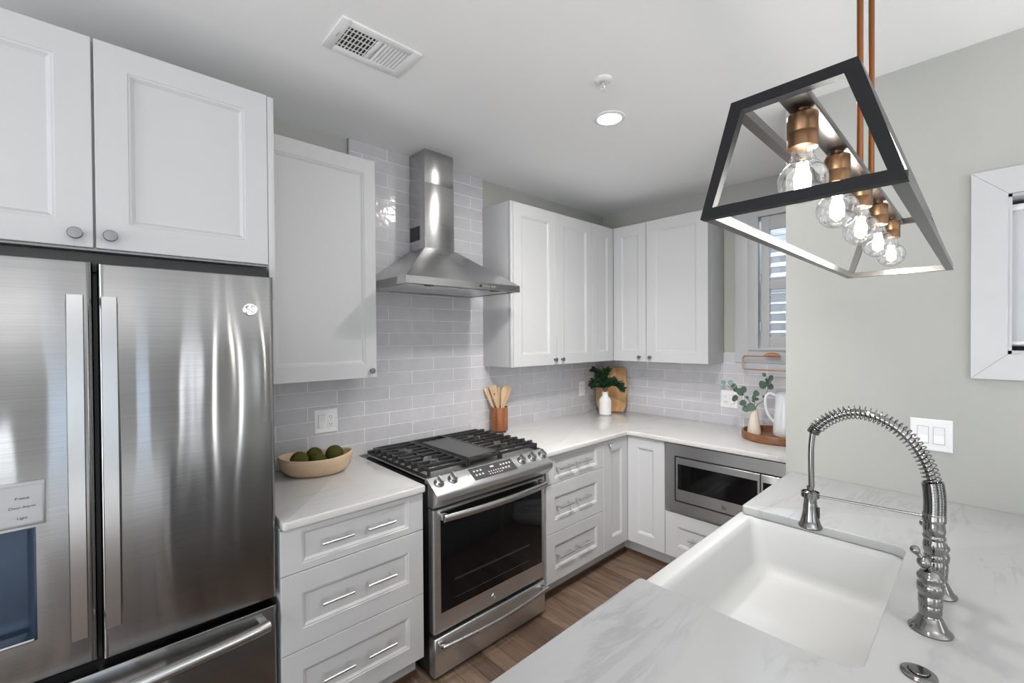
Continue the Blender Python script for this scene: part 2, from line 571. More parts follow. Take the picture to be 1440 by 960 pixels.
def dup(root, loc=None, rotz=None, label=None, group=None):
    r = root.copy()
    COL.objects.link(r)
    if loc is not None: r.location = loc
    if rotz is not None: r.rotation_euler = (0, 0, rotz)
    if label: r['label'] = label
    if group: r['group'] = group
    for ch in list(root.children):
        c = ch.copy(); COL.objects.link(c); c.parent = r
        for g in list(ch.children):
            d = g.copy(); COL.objects.link(d); d.parent = c
    return r


def rr(x0, x1, y0, y1, r, z, n=6):
    """rounded rectangle loop in XY at height z"""
    out = []
    for cx, cy, a0 in ((x1 - r, y1 - r, 0), (x0 + r, y1 - r, PI / 2), (x0 + r, y0 + r, PI), (x1 - r, y0 + r, 1.5 * PI)):
        for i in range(n + 1):
            a = a0 + PI / 2 * i / n
            out.append((cx + r * math.cos(a), cy + r * math.sin(a), z))
    return out


# ------------------------------------------------------------------ the room
def slab(name, mat, *b):
    m = MB()
    if isinstance(b[0], list): b = b[0]
    elif not isinstance(b[0], tuple): b = [b]
    for k in b:
        m.box(*k)
    return struct(m.obj(name, mat, smooth=0))


XL, YR = -2.45, -6.5                # left wall and rear wall
XRW, XJ, YJ = 3.320, 2.386, -1.698  # right wall, the wall that juts out, and its corner
slab('floor', 'floor', XL - .1, 3.6, -3.1, .15, FZ - .1, FZ)
slab('floor_living', 'ceil', XL - .1, 3.6, YR - .1, -3.1, FZ - .1, FZ)  # unseen rear floor made pale to bounce light up at the ceiling
slab('ceiling', 'ceil', XL - .1, 3.6, YR - .1, .15, CZ, CZ + .1)
slab('wall_back', 'wall', XL - .1, 3.45, 0.012, 0.15, FZ, CZ)
# microwave wall with the shuttered window's opening
WY0, WY1, WZ0, WZ1 = -1.69, -1.215, 1.455, 2.42
slab('wall_right', 'wall', [
    (XRW + .012, 3.47, WY1, 0.012, FZ, CZ), (XRW + .012, 3.47, YJ - .1, WY0, FZ, CZ),
    (XRW + .012, 3.47, WY0, WY1, FZ, WZ0), (XRW + .012, 3.47, WY0, WY1, WZ1, CZ)])
# the wall that juts out beside the peninsula, with the niche of the second window
JY0, JY1, JZ0, JZ1 = -3.05, -2.398, 1.484, 2.060
slab('wall_peninsula', 'wall', [
    (XJ, 3.5, JY1, YJ, FZ, CZ), (XJ, 3.5, YR, JY0, FZ, CZ),
    (XJ, 3.5, JY0, JY1, FZ, JZ0), (XJ, 3.5, JY0, JY1, JZ1, CZ), (XJ + .35, 3.5, JY0, JY1, JZ0, JZ1)])
slab('wall_left', 'wall', [
    (XL - .1, XL, -.85, .012, FZ, CZ), (XL - .1, XL, -2.1, -2.05, FZ, CZ), (XL - .1, XL, -2.05, -.85, 2.2, CZ), (XL - .1, XL, YR, -4.3, FZ, CZ),
    (XL - .1, XL, -4.3, -2.1, FZ, .65), (XL - .1, XL, -4.3, -2.1, 2.35, CZ)])
slab('wall_rear', 'wall', [
    (XL, -2.28, YR - .1, YR, FZ, CZ), (-.72, -.16, YR - .1, YR, FZ, CZ), (.36, .86, YR - .1, YR, FZ, CZ), (.98, 1.28, YR - .1, YR, FZ, CZ), (.86, .98, YR - .1, YR, FZ, .42), (.86, .98, YR - .1, YR, 2.46, CZ),
    (1.44, 1.78, YR - .1, YR, FZ, CZ), (1.94, 3.5, YR - .1, YR, FZ, CZ),
    (-2.28, -.72, YR - .1, YR, FZ, .48), (-2.28, -.72, YR - .1, YR, 2.42, CZ),
    (-.16, .36, YR - .1, YR, 2.32, CZ), (1.28, 1.44, YR - .1, YR, FZ, .42), (1.28, 1.44, YR - .1, YR, 2.46, CZ),
    (1.78, 1.94, YR - .1, YR, FZ, .42), (1.78, 1.94, YR - .1, YR, 2.46, CZ)])
# glazed tile on both kitchen walls
TB = 0.913
slab('wall_tile_back', 'tileB', [(0.46, XRW, 0, .012, TB, 1.40), (0.995, 1.924, 0, .012, 1.40, CZ)])
slab('wall_tile_right', 'tileR', XRW, XRW + .012, YJ, 0, TB, 1.438)
m = MB()
m.box(0.990, 0.996, -.003, .012, 1.40, CZ)
struct(m.obj('trim_1', 'panelgrey', smooth=0))
# wood shoe along the toe kicks
slab('trim_2', 'shoe', (1.84, 2.72, -.600, -.588, FZ, FZ + .018))
slab('trim_3', 'shoe', (2.718, 2.730, YJ, -.588, FZ, FZ + .018))
slab('trim_4', 'shoe', (.46, 1.03, -.600, -.588, FZ, FZ + .018))


# window with louvred shutters on the microwave wall
def shutter_window():
    w = bpy.data.objects.new('window_1', None)
    COL.objects.link(w)
    w['kind'] = 'structure'
    y0, y1, z0, z1 = -1.695, -1.127, 1.371, 2.505
    xf = 3.308
    c = .088
    m = MB()
    m.box(xf, 3.334, y1 - c, y1, z0, z1, .002)
    m.box(xf, 3.334, y0, y1 - c, z1 - c, z1, .002)
    m.box(xf, 3.334, y0, y1 - c, z0, z0 + .085, .002)
    m.obj('casing', 'trim', w)
    m = MB()       # shutter mounting frame
    m.box(3.296, 3.40, y1 - c - .068, y1 - c, z0 + .085, z1 - c, .003)
    m.box(3.296, 3.40, y0, y1 - c - .068, z1 - c - .05, z1 - c, .003)
    m.box(3.296, 3.40, y0, y1 - c - .068, z0 + .085, z0 + .102, .003)
    m.obj('shutter_frame', 'trim', w)
    a, b, t = -1.300, -1.690, z1 - c - .056
    bt = z0 + .106
    s = MB()
    s.box(3.302, 3.330, a - .052, a, bt, t, .003)
    s.box(3.302, 3.330, b, b + .05, bt, t, .003)
    s.box(3.302, 3.330, b + .05, a - .052, t - .09, t, .003)
    s.box(3.302, 3.330, b + .05, a - .052, bt, bt + .072, .003)
    s.box(3.302, 3.330, b + .05, a - .052, 1.868, 1.925, .003)
    sh = s.obj('shutter', 'trim', w)
    h = MB()
    for z in (1.62, 1.95, 2.22):
        h.cyl((3.299, a + .002, z - .03), (3.299, a + .002, z + .03), .006, 10)
    h.obj('hinge', 'trim', sh)
    for lo, hi in ((bt + .072, 1.868), (1.925, t - .09)):
        n = 5
        for i in range(n):
            z = lo + (hi - lo) * (i + .5) / n
            l = MB()
            tilt = math.radians(14 if lo < 1.7 else 34)
            dx, dz = math.cos(tilt) * .030, math.sin(tilt) * .030
            l.loops([[(3.316 - dx, yy, z - dz - .003), (3.316 + dx, yy, z + dz - .003), (3.316 + dx, yy, z + dz + .003), (3.316 - dx, yy, z - dz + .003)]
                     for yy in (b + .05, a - .052)])
            l.obj('louvre', 'trim', sh)
    g = MB()
    g.box(3.425, 3.429, b, -1.215, WZ0, WZ1)
    g.obj('pane', 'pane', w, 0)
    k = MB()
    k.box(3.41, 3.445, -1.50, -1.47, WZ0, WZ1, .002)
    k.box(3.41, 3.445, b, -1.215, 1.92, 1.96, .002)
    k.obj('sash', 'trim', w)
    # what stands beyond the glass: the side of the next house
    slab('wall_outside', 'brick', (5.6, 5.8, -4.2, 1.2, -.5, 2.6))


shutter_window()


def jog_window():
    w = bpy.data.objects.new('window_2', None)
    COL.objects.link(w)
    w['kind'] = 'structure'
    x = XJ - .018
    y0, y1, z0, z1 = JY0 - .09, JY1 + .09, JZ0 - .090, JZ1 + .090
    m = MB()
    # mitred flat casing with a slightly raised outer edge
    def ring(d0, d1, xx0, xx1):
        o = [(y0 + d0, z0 + d0), (y1 - d0, z0 + d0), (y1 - d0, z1 - d0), (y0 + d0, z1 - d0)]
        i = [(y0 + d1, z0 + d1), (y1 - d1, z0 + d1), (y1 - d1, z1 - d1), (y0 + d1, z1 - d1)]
        for k in range(4):
            j = (k + 1) % 4
            g = .0006
            p = [o[k], o[j], i[j], i[k]]
            cx = sum(q[0] for q in p) / 4; cz = sum(q[1] for q in p) / 4
            p = [(q[0] + (cx - q[0]) * .0015, q[1] + (cz - q[1]) * .0015) for q in p]
            m.loops([[(xx1, q[0], q[1]) for q in p], [(xx0, q[0], q[1]) for q in p]])
    ring(0, .092, x, XJ)
    m.obj('casing', 'trim', w, 0)
    l = MB()     # jamb lining of the niche
    l.box(XJ, XJ + .16, JY1 - .012, JY1, JZ0, JZ1)
    l.box(XJ, XJ + .16, JY0, JY0 + .012, JZ0, JZ1)
    l.box(XJ, XJ + .16, JY0, JY1, JZ1 - .012, JZ1)
    l.box(XJ, XJ + .16, JY0, JY1, JZ0, JZ0 + .014)
    l.obj('jamb', 'trim', w, 0)
    s = MB()
    s.box(XJ + .075, XJ + .085, JY0 + .012, JY1 - .012, JZ0 + .03, JZ1 - .05)
    s.obj('shade', 'shade', w, 0)
    r = MB()
    r.box(XJ + .055, XJ + .10, JY0 + .012, JY1 - .012, JZ1 - .052, JZ1 - .030, .003)
    r.box(XJ + .055, XJ + .10, JY0 + .012, JY1 - .012, JZ0 + .034, JZ0 + .048, .003)
    r.obj('shade_rail', 'plate', w)


jog_window()


# ------------------------------------------------------------------ cabinet fronts
def front(name, x0, x1, z0, z1, parent, rl=.062, rr_=None, rb=None, rt=None, yf=0.0, t=.020, mat='cab', depth=.009):
    """framed door or drawer front facing local -Y with a stepped moulding round a sunk panel"""
    rr_ = rl if rr_ is None else rr_
    rb = rl if rb is None else rb
    rt = rl if rt is None else rt
    e = .0016
    def q(d, y):
        return (x0 + rl + d, x1 - rr_ - d, z0 + rb + d, z1 - rt - d, y)
    L = [(x0, x1, z0, z1, yf + t), (x0, x1, z0, z1, yf + e), (x0 + e, x1 - e, z0 + e, z1 - e, yf),
         q(0, yf), q(.002, yf + .0025), q(.007, yf + .0035), q(.009, yf + .0055), q(.016, yf + depth)]
    return MB().rects(L).obj(name, mat, parent, 25)


def pull(x0, x1, z, parent, yf=0.0, r=.0058, out=.030):
    """bar handle on two posts"""
    m = MB()
    m.cyl((x0, yf - out, z), (x1, yf - out, z), r, 14)
    for x in (x0 + .014, x1 - .014):
        m.cyl((x, yf + .009, z), (x, yf - out, z), r * .8, 12)
    return m.obj('handle', 'chrome', parent)


ROTX = Matrix.Rotation(PI / 2, 4, 'X')       # lathe axis Z -> -Y


def knob(x, z, parent, yf=0.0, r=.0155, mat='knobm', oval=1.0):
    p = [(.0001, 0), (.0075, 0), (.0062, .004), (.0055, .012), (.0075, .016), (r * .92, .018), (r, .0205), (r, .0235), (r * .9, .0255), (.0001, .0262)]
    return MB().lathe(p, (x, yf, z), 24, ROTX, sx=oval).obj('knob', mat, parent)


# cabinet over the refrigerator
t = thing('wall_cabinet', 'deep white two-door cabinet mounted above the refrigerator', 'cabinet', (0, -.585, 0))
MB().box(-.47, .4703, .0215, .595, 1.818, 2.428, .001).obj('carcass', 'cab', t)
MB().box(.4495, .4703, .001, .0212, 1.70, 2.4275, .001).box(.4495, .4703, .0212, .595, 1.70, 1.8178, .001).obj('side_panel', 'cab', t)
d = front('door', -.458, -.0095, 1.8238, 2.430, t, .075, .075, .072, .075, depth=.0125)
knob(-.047, 1.858, d, 0, .0165, 'knobm', 1.0)
d = front('door', -.0035, .4480, 1.8238, 2.430, t, .073, .070, .078, .072, depth=.0125)
knob(.027, 1.860, d, 0, .0165)

# upper cabinet left of the hood
t = thing('wall_cabinet', 'white single-door wall cabinet between refrigerator and range hood', 'cabinet', (0, -.2793, 0))
MB().box(.474, 1.0070, .0205, .291, 1.3655, 2.428, .001).obj('carcass', 'cab', t)
d = front('door', .487, 1.0079, 1.3627, 2.4305, t, .060, .058, .070, .070)
knob(.978, 1.397, d, 0, .0135)

# upper cabinets right of the hood, on the back wall
t = thing('wall_cabinet', 'white two-door wall cabinet right of the hood with a narrow corner panel', 'cabinet', (0, -.2793, 0))
MB().box(1.9202, 3.050, .0215, .2913, 1.3627, 2.4305, .001).obj('carcass', 'cab', t)
MB().box(1.9202, 1.9435, .0005, .0210, 1.3632, 2.430, .001).obj('side_stile', 'cab', t)
d = front('door', 1.9465, 2.3635, 1.3627, 2.4305, t, .070, .075, .078, .078)
knob(2.337, 1.398, d, 0, .0135)
d = front('door', 2.3675, 2.7765, 1.3627, 2.4305, t, .070, .070, .078, .078)
knob(2.413, 1.398, d, 0, .0135)
front('corner_panel', 2.7800, 3.0560, 1.3627, 2.4305, t, .060, .075, .078, .078)

# upper cabinet on the microwave wall
t = thing('wall_cabinet', 'white wall cabinet on the right wall beside the shuttered window', 'cabinet', (3.058, -.2793, 0), -PI / 2)
MB().box(-.27, .7649, .0215, .261, 1.3627, 2.4305, .001).obj('carcass', 'cab', t)
d = front('door', .0015, .2910, 1.3627, 2.4305, t, .070, .062, .078, .078)
knob(.240, 1.398, d, 0, .0135)
d = front('door', .2955, .7649, 1.3627, 2.4305, t, .068, .080, .078, .078)
knob(.330, 1.398, d, 0, .0135)


# base drawers
def drawer_stack(name, label, x0, x1, hx):
    t = thing(name, label, 'cabinet', (0, -.662, 0))
    MB().box(x0 + .001, x1 - .001, .0205, .645, .150, .8825, .001).obj('carcass', 'cab', t)
    MB().box(x0 + .001, x1 - .001, .074, .10, FZ, .150).obj('toe_kick', 'cab', t, 0)
    for za, zb, rb, rt, hz in ((.7175, .8785, .026, .016, .803), (.4345, .7145, .072, .076, .581), (.1526, .4315, .072, .072, .297)):
        d = front('drawer', x0, x1, za, zb, t, .070, .070, rb, rt)
        for a, b in hx:
            pull(a, b, hz, d)
    return t


drawer_stack('base_cabinet', 'white three-drawer base cabinet between refrigerator and range', .4560, 1.0305, ((.589, .708), (.765, .884)))
drawer_stack('base_cabinet', 'white three-drawer base cabinet on the right side of the range', 1.8276, 2.3723, ((1.909, 2.040), (2.085, 2.213)))

# corner base unit: two narrow doors meeting at the inside corner
t = thing('base_cabinet', 'white corner base cabinet with two narrow doors meeting at a right angle', 'cabinet', (2.655, -.662, 0))
m = MB()
m.box(-.281, .663, .0205, .655, .150, .8825, .001)
m.box(.0205, .663, -.2755, .0205, .150, .8825, .001)
m.obj('carcass', 'cab', t)
MB().box(-.281, .10, .074, .10, FZ, .150).box(.074, .10, -.2755, .074, FZ, .150).obj('toe_kick', 'cab', t, 0)
d = front('door', -.2795, -.0015, .1526, .8785, t, .092, .068, .076, .076)
knob(-.226, .847, d, 0, .0130, 'chrome')
d = front('door', 0, .2735, .1526, .8785, t, .073, .076, .076, .070)
d.rotation_euler = (0, 0, -PI / 2)

# microwave base unit
t = thing('base_cabinet', 'white base cabinet holding the built-in microwave above one wide drawer', 'cabinet', (2.655, -.662, 0), -PI / 2)
m = MB()
m.box(.2770, 1.033, .0205, .66, .150, .440, .001)
m.box(.2770, .2850, .0205, .66, .4405, .8825, .001)
m.box(1.025, 1.033, .0205, .66, .4405, .8825, .001)
m.obj('carcass', 'cab', t)
MB().box(.2770, 1.033, .074, .10, FZ, .150).obj('toe_kick', 'cab', t, 0)
d = front('drawer', .2770, 1.030, .1526, .4370, t, .080, .080, .077, .080)
pull(.440, .560, .300, d)
pull(.660, .780, .300, d)


# ------------------------------------------------------------------ counters
def slab_poly(pts, z0, z1, bev=.006):
    """flat slab with a bevelled rim from an XY outline"""
    m = MB()
    f = m.bm.faces.new([m.bm.verts.new((x, y, z0)) for x, y in pts])
    g = bmesh.ops.extrude_face_region(m.bm, geom=[f])
    for v in g['geom']:
        if isinstance(v, bmesh.types.BMVert): v.co.z = z1
    es = [e for e in m.bm.edges if abs(e.verts[0].co.z - e.verts[1].co.z) < 1e-6]
    bmesh.ops.bevel(m.bm, geom=es, offset=bev, segments=3, affect='EDGES', profile=0.5)
    return m


def arc(cx, cy, r, a0, a1, n=6):
    return [(cx + r * math.cos(math.radians(a0 + (a1 - a0) * i / n)), cy + r * math.sin(math.radians(a0 + (a1 - a0) * i / n))) for i in range(n + 1)]


CT, CB = .915, .884
pts = [(.4590, -.001)] + arc(.4590 + .012, -.6823 + .012, .012, 180, 270) + arc(1.0344 - .010, -.6823 + .010, .010, 270, 360) + [(1.0344, -.001)]
tag(slab_poly(pts, CB, CT).obj('countertop', 'quartz'), 'white quartz countertop section between refrigerator and range, under the wooden bowl', 'countertop')
pts = [(1.815, -.001)] + arc(1.825, -.6723, .010, 180, 270) + [(2.6223, -.6823), (2.6323, -.6923), (2.6323, YJ + .002), (XRW - .001, YJ + .002), (XRW - .001, -.001)]
tag(slab_poly(pts, CB, CT).obj('countertop', 'quartz'), 'L-shaped white quartz countertop running round the corner under the upper cabinets', 'countertop')

# peninsula: marble top with a cut-out for the sink, on a white cabinet
SX0, SX1, SY0, SY1 = 1.050, 1.775, -2.186, -1.715
PX0 = .22
pts = ([(PX0, -1.7165)][:0] + arc(PX0 + .015, -2.66, .015, 180, 270) + [(2.384, -2.675), (2.384, -1.7165)]
       + arc(SX1 + .010, -1.7165 - .010, .010, 90, 180)
       + arc(SX1 - .040, SY0 + .040, .040, 0, -90) + arc(SX0 + .040, SY0 + .040, .040, 270, 180)
       + arc(SX0 - .014, -1.7165 - .014, .014, 0, 90) + arc(PX0 + .015, -1.7315, .015, 90, 180))
tag(slab_poly(pts, CB, CT, .004).obj('peninsula_countertop', 'marble'), 'grey-veined marble peninsula countertop around the white farmhouse sink', 'countertop')
t = thing('peninsula_cabinet', 'white base cabinet under the marble peninsula, open for the sink', 'cabinet', (0, 0, 0))
m = MB()
m.box(PX0 + .03, 1.015, -2.60, -1.745, .15, CB - .001, .001)
m.box(1.815, 2.384, -2.60, -1.745, .15, CB - .001, .001)
m.box(1.0155, 1.8145, -2.60, -1.745, .15, .625, .001)
m.obj('carcass', 'cab', t)
MB().box(PX0 + .05, 2.384, -2.55, -1.80, FZ, .15).obj('toe_kick', 'cab', t, 0)

# ------------------------------------------------------------------ sink
m = MB()
m.loops([rr(1.022, 1.808, -2.222, -1.704, .012, .632), rr(1.022, 1.808, -2.222, -1.702, .012, .870),
         rr(1.0235, 1.8065, -2.2205, -1.7030, .011, .8785), rr(1.030, 1.800, -2.214, -1.7095, .010, .8828),
         rr(1.046, 1.782, -2.196, -1.7440, .030, .8828), rr(1.051, 1.777, -2.191, -1.7500, .032, .8790),
         rr(1.058, 1.770, -2.184, -1.7580, .036, .860),
         rr(1.075, 1.758, -2.160, -1.7750, .050, .745), rr(1.083, 1.752, -2.150, -1.784, .055, .722),
         rr(1.098, 1.738, -2.135, -1.798, .060, .708), rr(1.118, 1.718, -2.115, -1.818, .060, .703)], True, True)
tag(m.obj('farmhouse_sink', 'sink', None, 60), 'white fireclay farmhouse sink set in the marble peninsula', 'sink')

# ------------------------------------------------------------------ bridge faucet with spring spout
t = thing('bridge_faucet', 'polished nickel bridge faucet with arched spring spout behind the sink', 'faucet', (1.415, -2.266, CT))
BASE = [(.0001, 0), (.0365, 0), (.0372, .003), (.034, .006), (.0315, .008), (.0285, .014), (.0235, .024), (.0205, .031), (.0185, .034), (.0185, .038), (.0195, .040)]
VALVE = BASE + [(.0195, .056), (.0190, .057), (.0190, .058), (.0205, .059), (.0205, .076), (.0195, .078), (.0225, .086), (.0232, .096), (.0215, .103), (.0195, .105), (.0195, .110),
                (.0225, .112), (.0235, .116), (.0225, .120), (.0205, .122), (.017, .128), (.009, .132), (.0001, .133)]
for sx in (-.100, .100):
    v = MB().lathe(VALVE, (sx, 0, 0), 32).obj('valve_body', 'nickel', t)
    h = MB()
    h.cyl((sx, .0, .131), (sx - .004, .006, .148), .006, 12)
    h.sphere((sx - .006, .010, .147), .0125, u=20, v=12)
    h.tube([(sx - .006, .010, .147), (sx - .008, .016, .158), (sx - .010, .022, .168)], [.006, .0048, .005], 10)
    h.sphere((sx - .011, .024, .171), .0090, u=16, v=10)
    h.obj('lever_handle', 'nickel', v)
m = MB()
m.cyl((-.10, 0, .098), (.10, 0, .098), .0125, 20)
m.lathe([(.0001, -.022), (.0165, -.022), (.0185, -.018), (.0185, .018), (.0165, .022), (.0001, .022)], (0, 0, .098), 24)
m.obj('bridge', 'nickel', t)
m = MB()
m.lathe([(.0001, .105), (.0165, .118), (.0185, .124), (.0185, .130), (.0170, .133), (.0195, .140), (.0205, .150), (.0200, .158), (.0180, .166), (.0205, .170),
         (.0205, .175), (.0185, .178), (.0198, .184), (.0205, .192), (.0190, .202), (.0188, .208), (.0212, .210), (.0212, .226), (.0200, .2275), (.0001, .2275)], (0, 0, 0), 32)
m.obj('riser', 'nickel', t)


def catmull(P, n=14):
    P = [Vector(p) for p in P]
    out = []
    for i in range(len(P) - 1):
        p0 = P[max(i - 1, 0)]; p1 = P[i]; p2 = P[i + 1]; p3 = P[min(i + 2, len(P) - 1)]
        for k in range(n):
            s = k / n
            out.append(.5 * ((2 * p1) + (-p0 + p2) * s + (2 * p0 - 5 * p1 + 4 * p2 - p3) * s * s + (-p0 + 3 * p1 - 3 * p2 + p3) * s ** 3))
    out.append(P[-1])
    return out


def loc(y, z):
    return (0, y + 2.266, z - CT)


ARC = [loc(-2.266, 1.128), loc(-2.267, 1.165), loc(-2.264, 1.207), loc(-2.252, 1.256), loc(-2.226, 1.304), loc(-2.190, 1.339), loc(-2.145, 1.358),
       loc(-2.103, 1.357), loc(-2.062, 1.335), loc(-2.036, 1.309), loc(-2.0265, 1.293)]
path = catmull(ARC)
acc = [0.0]
for a, b in zip(path, path[1:]):
    acc.append(acc[-1] + (b - a).length)
TOT = acc[-1]


def at_len(s):
    s = max(0, min(TOT, s))
    for i in range(len(path) - 1):
        if acc[i + 1] >= s:
            k = (s - acc[i]) / max(1e-9, acc[i + 1] - acc[i])
            return path[i].lerp(path[i + 1], k), (path[i + 1] - path[i]).normalized()
    return path[-1], (path[-1] - path[-2]).normalized()


def coil(s0, s1, turns, r, wire, ppt=14):
    pts = []
    n = int(turns * ppt)
    for i in range(n + 1):
        s = s0 + (s1 - s0) * i / n
        p, tg = at_len(s)
        side = Vector((1, 0, 0))
        nn = tg.cross(side).normalized()
        a = 2 * PI * turns * i / n
        pts.append(p + (side * math.cos(a) + nn * math.sin(a)) * r)
    return pts


LOW = .086
m = MB()
m.tube(coil(0, LOW, 25, .0190, .0017, 16), .00165, 6)
m.tube(coil(LOW, TOT - .016, 33, .0165, .0015, 16), .00145, 6)
m.tube(coil(TOT - .016, TOT, 6, .0135, .0015, 16), .00150, 6)
m.obj('spring', 'nickel', t)
m = MB()
m.tube([at_len(TOT * i / 60)[0] for i in range(61)], .0088, 14)
hy, hz = at_len(TOT)[0].y, at_len(TOT)[0].z
m.tube(catmull([(0, hy, hz), (0, hy + .004, hz - .05), (0, hy + .003, 1.146 - CT)], 8), .0072, 12)
m.obj('hose', 'nickel', t)
sy = -2.021 + 2.266
m = MB()
m.lathe([(.0001, .118), (.024, .118), (.0275, .120), (.0285, .123), (.0275, .126), (.0245, .130), (.0205, .146), (.0175, .162), (.0165, .178), (.0155, .186), (.0150, .190), (.0148, .203),
         (.0165, .205), (.0165, .2135), (.0145, .215), (.0080, .219), (.0085, .232), (.0001, .232)], (0, sy, 0), 32)
m.obj('spray_head', 'nickel', t)
m = MB()
m.box(-.0045, .0045, sy - .0215, sy - .0165, .148, .178, .0015)
m.obj('spray_trigger', 'black', t)
m = MB()
m.cyl((0, -.0, .217), (0, sy - .016, .2085), .0030, 12)
for k in range(1):
    m.lathe([(.0195, -.007), (.0215, -.007), (.0215, .007), (.0195, .007)], (0, sy, .2095), 28, ring=True)
m.obj('dock_arm', 'nickel', t)

# air switch in the countertop
t = thing('disposal_button', 'round polished nickel push button set in the marble nearest the camera', 'button', (1.126, -2.262, CT))
MB().lathe([(.0001, 0), (.0265, 0), (.0275, .002), (.0270, .004), (.0215, .0065), (.0165, .0068), (.0155, .0045), (.0001, .0045)], (0, 0, 0), 36).obj('flange', 'nickel', t)
MB().lathe([(.0001, .004), (.0148, .004), (.0148, .0085), (.0135, .0098), (.0001, .0104)], (0, 0, 0), 32).obj('plunger', 'nickel', t)

# ------------------------------------------------------------------ refrigerator
FY = -.655
FRI = thing('refrigerator', 'large stainless steel French-door refrigerator with bottom freezer drawer', 'refrigerator', (0, FY, 0))
MB().box(-.448, .4400, .066, .63, FZ, 1.752, .004).box(-.44, .4395, .052, .50, 1.752, 1.806, .003).obj('body', 'black', FRI)  # upper black box added to darken the gap under the cabinet


def steel_door(x0, x1, z0, z1, depth=.060, hole=None, y=0.0, name='door', mat='steelF'):
    r = .014
    L = [(x0, x1, z0, z1, y + depth)]
    for a in range(0, 91, 15):
        k = r - r * math.sin(math.radians(a)) if False else r * (1 - math.sin(math.radians(a)))
        ins = r * (1 - math.cos(math.radians(a)))
        L.append((x0 + ins, x1 - ins, z0 + ins * .35, z1 - ins * .35, y + k))
    if hole:
        L.append((*hole, y))
        L.append((*hole, y + .055))
    return MB().rects(L).obj(name, mat, FRI, 50)


HOLE = (-.375, -.127, .775, 1.070)
dl = steel_door(-.455, -.0125, .662, 1.775, hole=HOLE)
dr = steel_door(-.0030, .4450, .655, 1.772)
fz = steel_door(-.455, .4460, .070, .630, name='freezer_drawer')


def flat_handle(x0, x1, z0, z1, parent, name='handle'):
    """flat strap handle bowed slightly outwards"""
    m = MB()
    n = 20
    ls = []
    for i in range(n + 1):
        s = i / n
        z = z0 + (z1 - z0) * s
        bow = -.046 - .022 * math.sin(PI * s)
        w = (x1 - x0) / 2
        c = (x0 + x1) / 2
        th = .016
        ls.append([(c - w, bow + th * .6, z), (c - w, bow + th * .22, z), (c - w * .88, bow, z), (c + w * .88, bow, z), (c + w, bow + th * .22, z), (c + w, bow + th * .6, z), (c + w * .6, bow + th, z), (c - w * .6, bow + th, z)])
    m.loops(ls)
    for z in (z0 + .012, z1 - .012):
        m.box((x0 + x1) / 2 - .012, (x0 + x1) / 2 + .012, -.045, .004, z - .012, z + .012, .003)
    return m.obj(name, 'handleF', parent, 50)


flat_handle(-.0645, -.0295, .758, 1.678, dl)
flat_handle(.0030, .0375, .762, 1.676, dr)
m = MB()
hp = [(-.42 + .828 * i / 24, -.040 - .030 * math.sin(PI * i / 24) ** .6, .588) for i in range(25)]
m.tube(hp, .019, 14)
for x in (-.408, .396):
    m.box(x - .012, x + .012, -.045, .004, .575, .601, .003)
m.obj('handle', 'handle', fz, 50)


def monogram(r, parent, y0, c, name='logo_badge', mat='chrome', rot=None, ink='chrome'):
    """round badge: ring, disc and curling script strokes, facing local -Y"""
    m = MB()
    m.lathe([(.0001, 0), (r, 0), (r, .0015), (r * .93, .0028), (r * .86, .0015), (.0001, .0012)], (c[0], y0, c[1]), 28, ROTX)
    b = m.obj(name, mat, parent)
    s = MB()
    k = r
    def st(pts):
        s.tube([(c[0] + x * k, y0 - .0026, c[1] + z * k) for x, z in [(q.x, q.y) for q in catmull([Vector((a, b_, 0)) for a, b_ in pts], 6)]], k * .06, 6)
    st([(-.02, .45), (-.30, .55), (-.48, .20), (-.30, -.05), (-.10, .10), (-.12, -.30), (-.38, -.40)])
    st([(.50, .40), (.28, .52), (.12, .28), (.32, .10), (.12, -.10), (.20, -.42), (.48, -.30)])
    for a in range(4):
        t0 = a * PI / 2 + .4
        st([(.62 * math.cos(t0), .62 * math.sin(t0)), (.74 * math.cos(t0 + .5), .74 * math.sin(t0 + .5)), (.62 * math.cos(t0 + 1.0), .62 * math.sin(t0 + 1.0))])
    s.obj('logo_script', ink, parent)
    return b


monogram(.0215, dr, -.0005, (.373, 1.657), ink='knobm')
# water and ice dispenser
m = MB()
m.rects([(-.395, -.108, 1.078, 1.192, .002), (-.395, -.108, 1.078, 1.192, -.004), (-.392, -.111, 1.081, 1.189, -.006), (-.388, -.115, 1.085, 1.185, -.006), (-.387, -.116, 1.086, 1.184, -.004)])
dp = m.obj('dispenser_panel', 'panelgrey', dl)


def text(s, size, loc_, rot, mat, parent, name='lettering', ext=.0003):
    cu = bpy.data.curves.new(name, 'FONT')
    cu.body = s
    cu.size = size
    cu.extrude = ext
    cu.align_x = 'CENTER'
    cu.align_y = 'CENTER'
    tmp = bpy.data.objects.new(name, cu)
    COL.objects.link(tmp)
    dg = bpy.context.evaluated_depsgraph_get()
    me = bpy.data.meshes.new_from_object(tmp.evaluated_get(dg))
    bpy.data.objects.remove(tmp)
    me.materials.clear()
    me.materials.append(MT[mat])
    o = bpy.data.objects.new(name, me)
    COL.objects.link(o)
    o.location = loc_
    o.rotation_euler = rot
    o.parent = parent
    return o


